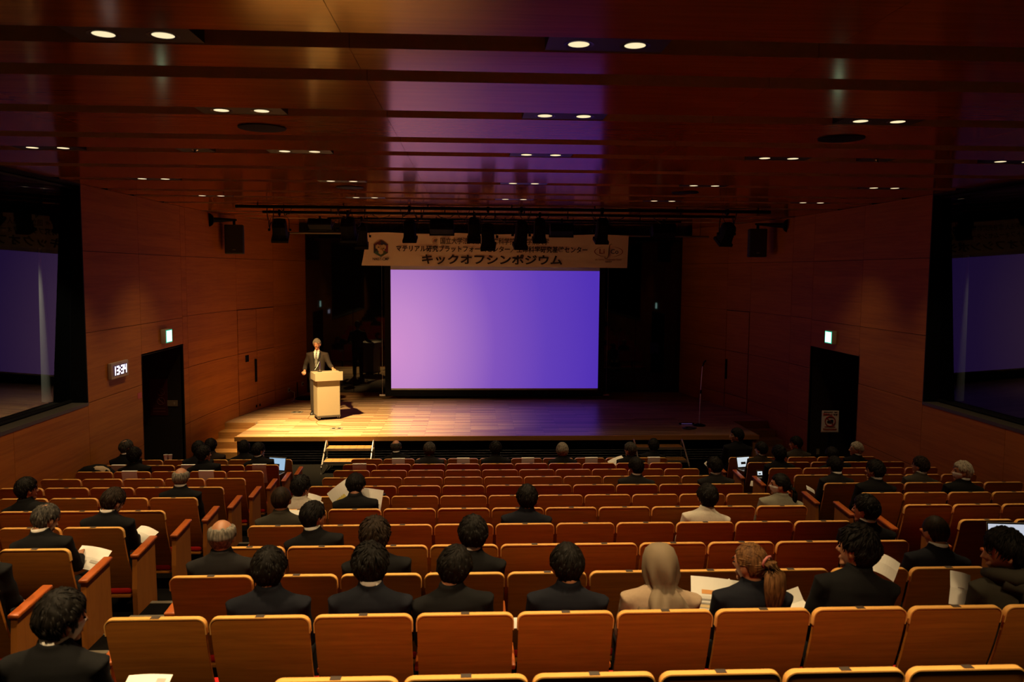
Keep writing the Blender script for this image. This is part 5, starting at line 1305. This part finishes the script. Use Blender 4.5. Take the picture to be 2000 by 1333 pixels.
sheet(285, 1341, L_, .40, .20, .13, (R(20), 0, 0), 'white paper held by the masked man at the bottom left', [(.2, .4, .1, .3, 4)], bend=.006)
sheet(1399, 1168, K_, .36, .30, .22, (R(60), R(6), R(-4)), 'open printed booklet held by the woman with brown ponytail', [(-.42, .25, -.30, .25, 6), (-.38, .2, .28, .34, 4), (-.40, .2, -.1, -.07, 4), (-.40, .2, -.2, -.17, 4), (-.3, .1, .05, .16, 1)], bend=.02, name='booklet', cat='booklet')
sheet(1432, 1166, K_, .40, .06, .20, (R(60), R(-25), R(0)), 'cream facing page of the booklet beside the ponytail', bend=.004, name='booklet', cat='booklet')
sheet(1545, 1176, K_, .44, .20, .16, (R(40), R(0), R(20)), 'curled white sheet left of the large messy-haired man', bend=-.03)
sheet(1726, 1106, K_, .50, .16, .14, (R(40), R(20), R(-30)), 'corner of white paper right of the large messy-haired man')
sheet(1875, 1152, K_, .42, .12, .20, (R(62), R(12), R(-10)), 'white sheet with faint writing held by the hooded person', [(-.3, .3, .3, .33, 4), (-.2, .1, .0, .03, 4)])
sheet(1004, 1218, K_, .26, .045, .06, (R(50), 0, R(10)), 'scrap of white paper in the gap between two empty seats, eleventh row', bend=.002)
sheet(1204, 902, B_, .50, .26, .14, (R(40), R(-20), R(10)), 'white paper held by the man with parted greying hair, second row')
sheet(1385, 907, B_, .50, .12, .12, (R(40), R(-30), R(10)), 'white paper corner beyond the fifth-row man, right end of centre block')
sheet(1583, 957, E_, .50, .14, .07, (R(40), R(30), R(10)), 'white paper held by the fifth-row man at the right aisle', bend=.004)
sheet(1469, 945, C_, .46, .05, .09, (R(50), R(0), R(-35)), 'small pale note hanging at an aisle armrest of right block', bend=.002)
# reserved sheets hung over seat backs
def reserved(i, u, label, long=False):
    p = onY(u, 908, rowY(i)); z0 = rowZ(i)+TOPZ+.011; hgt = .30
    d = empty('reserved_sheet', (p.x, rowY(i), z0), label=label, cat='paper', group='white sheets hung over seat backs')
    vs = []; fs = []; pr = [(.135, -.20), (.088, -.10), (.060, -.03), (.042, .003), (.02, .006), (-.006, .002), (yback(TOPZ-.06)-.007, -.06), (yback(TOPZ-.15)-.007, -.15), (yback(TOPZ-.24)-.007, -.24), (yback(TOPZ-hgt)-.007, -hgt)]
    for y, z in pr:
        for x in (-.105, .105): vs.append((x, y, z)); vs.append((x, y-.001, z+.001))
    for k in range(len(pr)-1): a = 4*k; fs += [(a, a+2, a+6, a+4), (a+1, a+5, a+7, a+3), (a, a+4, a+5, a+1), (a+2, a+3, a+7, a+6)]
    MB().add(vs, fs).build('sheet', PAPER, d)
    m = MB()
    for x, n_ in ((.045, 6), (-.012, 3)):
        for k in range(n_): z = -.045-.034*k-(.03 if x < 0 else 0); y = yback(-z+.011)-.0095; m.box(x-.010, x+.010, y, y+.001, z-.022, z); 
    m.build('vertical_print', INKG, d)
for i, u, s in ((0, 778, 'white reserved sheet over a front-row seat, leftmost in centre block'), (0, 905, 'white reserved sheet over a front-row seat, second in centre block'), (0, 1031, 'white reserved sheet over a front-row seat, third in centre block'), (0, 1155, 'white reserved sheet over a front-row seat, fourth in centre block'), (0, 1277, 'white reserved sheet over the front-row seat before the dark stair'),
    (1, 702, 'white reserved sheet over a second-row seat, alone in centre block'), (1, 231, 'white reserved sheet over a second-row seat by the left wall'), (1, 367, 'white reserved sheet over a second-row seat below the left doorway edge'), (1, 506, 'white reserved sheet over a second-row aisle seat behind the laptop'), (2, 252, 'white reserved sheet over a third-row seat by the left wall'), (2, 402, 'white reserved sheet over a third-row seat, middle of left block')): reserved(i, u, s)
def laptop(u, v, row, dy, w_, rz, tilt, disp, label, strength=1.0):
    p = onY(u, v, rowY(row)+dy)
    d = empty('laptop', p, rz, label=label, cat='laptop'); h_ = w_*.66
    T = Matrix.Rotation(tilt, 4, 'X')
    MB().bbox(-w_/2, w_/2, 0, .008, -.02-h_/2, .01+h_/2, .003, 2, T).build('lid', plain('laptop_grey', (.35, .33, .30), .4, .6), d)
    MB().box(-w_/2+.004, w_/2-.004, -.0015, .0, -.015-h_/2, .006+h_/2, T).build('bezel', BLACK, d)
    MB().box(-w_/2+.012, w_/2-.012, -.003, -.0015, -h_/2+.005, h_/2-.005, T).build('display', emit('display_'+disp, {'blue': (.33, .50, .68), 'white': (.62, .70, .75), 'pale': (.58, .62, .72)}[disp], strength), d)
    MB().box(-w_*.2, w_*.15, -.0036, -.003, -h_*.22, h_*.02, T).build('picture_block', plain('screen_slate', (.05, .06, .08), .3), d)
    y0 = (T @ Vector((0, 0, -.02-h_/2)))
    MB().bbox(-w_/2, w_/2, y0.y-.22*w_/.31, y0.y, y0.z-.014, y0.z, .003).build('keyboard_base', plain('laptop_grey', (.35, .33, .30), .4, .6), d)
    MB().box(-w_*.44, w_*.44, y0.y-.12*w_/.31, y0.y-.02, y0.z, y0.z+.002).build('keys', BLACK, d)
    return d
laptop(541, 907, B_, .64, .30, -.25, -.25, 'blue', 'open silver laptop with blue display, second row of left block')
laptop(1452, 903, B_, .64, .25, .25, -.3, 'white', 'open laptop with white display beside the brown jacket, right block')
laptop(1484, 925, C_, .50, .10, .1, -.25, 'white', 'small bright tablet held low in the third row of right block', 1.5)
laptop(1978, 1056, I_, .62, .42, -.12, -.2, 'pale', 'large pale laptop display at the right edge behind the hooded person', .9)
# belongings
def bag(p, label, name, parts):
    d = empty(name, p, label=label, cat=name.replace('_', ' ').split()[-1]); 
    for nm, mb, mat in parts: mb.build(nm, mat, d, 'all')
    return d
p = onY(187, 915, rowY(2)+.24)
def lump(c, r, seed, amp=.12):
    return MB().sphere(c, 1, 22, 14, None, lambda dd: Vector((dd.x*r[0], dd.y*r[1], dd.z*r[2]))*(1+amp*noise.noise(dd*2.2+Vector((seed, 0, 0)))))
bag((p.x, p.y, rowZ(2)+TOPZ-.10), 'dark coat with pale scarf heaped on the third-row seat by the left wall', 'folded_coat', [('coat', lump((0, .02, .0), (.27, .13, .15), 1), S_BLACK), ('scarf', lump((.06, -.03, .02), (.17, .06, .12), 4), suit('scarf', (.50, .40, .28)))])
for u, lab in ((304, 'white paper cup standing on a front seat armrest, left of another'), (313, 'white paper cup on a front seat armrest beside the left doorway')):
    p = onY(u, 893, rowY(0)-.1)
    d = empty('paper_cup', (p.x, p.y+.42, rowZ(0)+.80), label=lab, cat='cup')
    MB().lathe([(.0001, 0), (.026, 0), (.034, .085), (.036, .088), (.032, .086), (.026, .01), (.0001, .01)], (0, 0, 0), 16).build('cup', PAPER, d, True)
# bag strap hung over a seat in the seventh row
p = onY(744, 975, rowY(5))
d = empty('shoulder_strap', (p.x, rowY(5), rowZ(5)+TOPZ+.014), label='black bag strap hung over a sixth-row seat back', cat='strap')
vs = []; fs = []; pr = [(.06, -.16), (.052, -.04), (.047, .004), (.02, .008), (-.008, .004)]+[(yback(.06*k)-.008, -.06*k) for k in range(1, 7)]
for y, z in pr:
    for x in (-.018, .018): vs += [(x, y, z), (x, y-.003, z+.002)]
for k in range(len(pr)-1): a = 4*k; fs += [(a, a+2, a+6, a+4), (a+1, a+5, a+7, a+3), (a, a+4, a+5, a+1), (a+2, a+3, a+7, a+6)]
MB().add(vs, fs).build('strap', CAB, d)
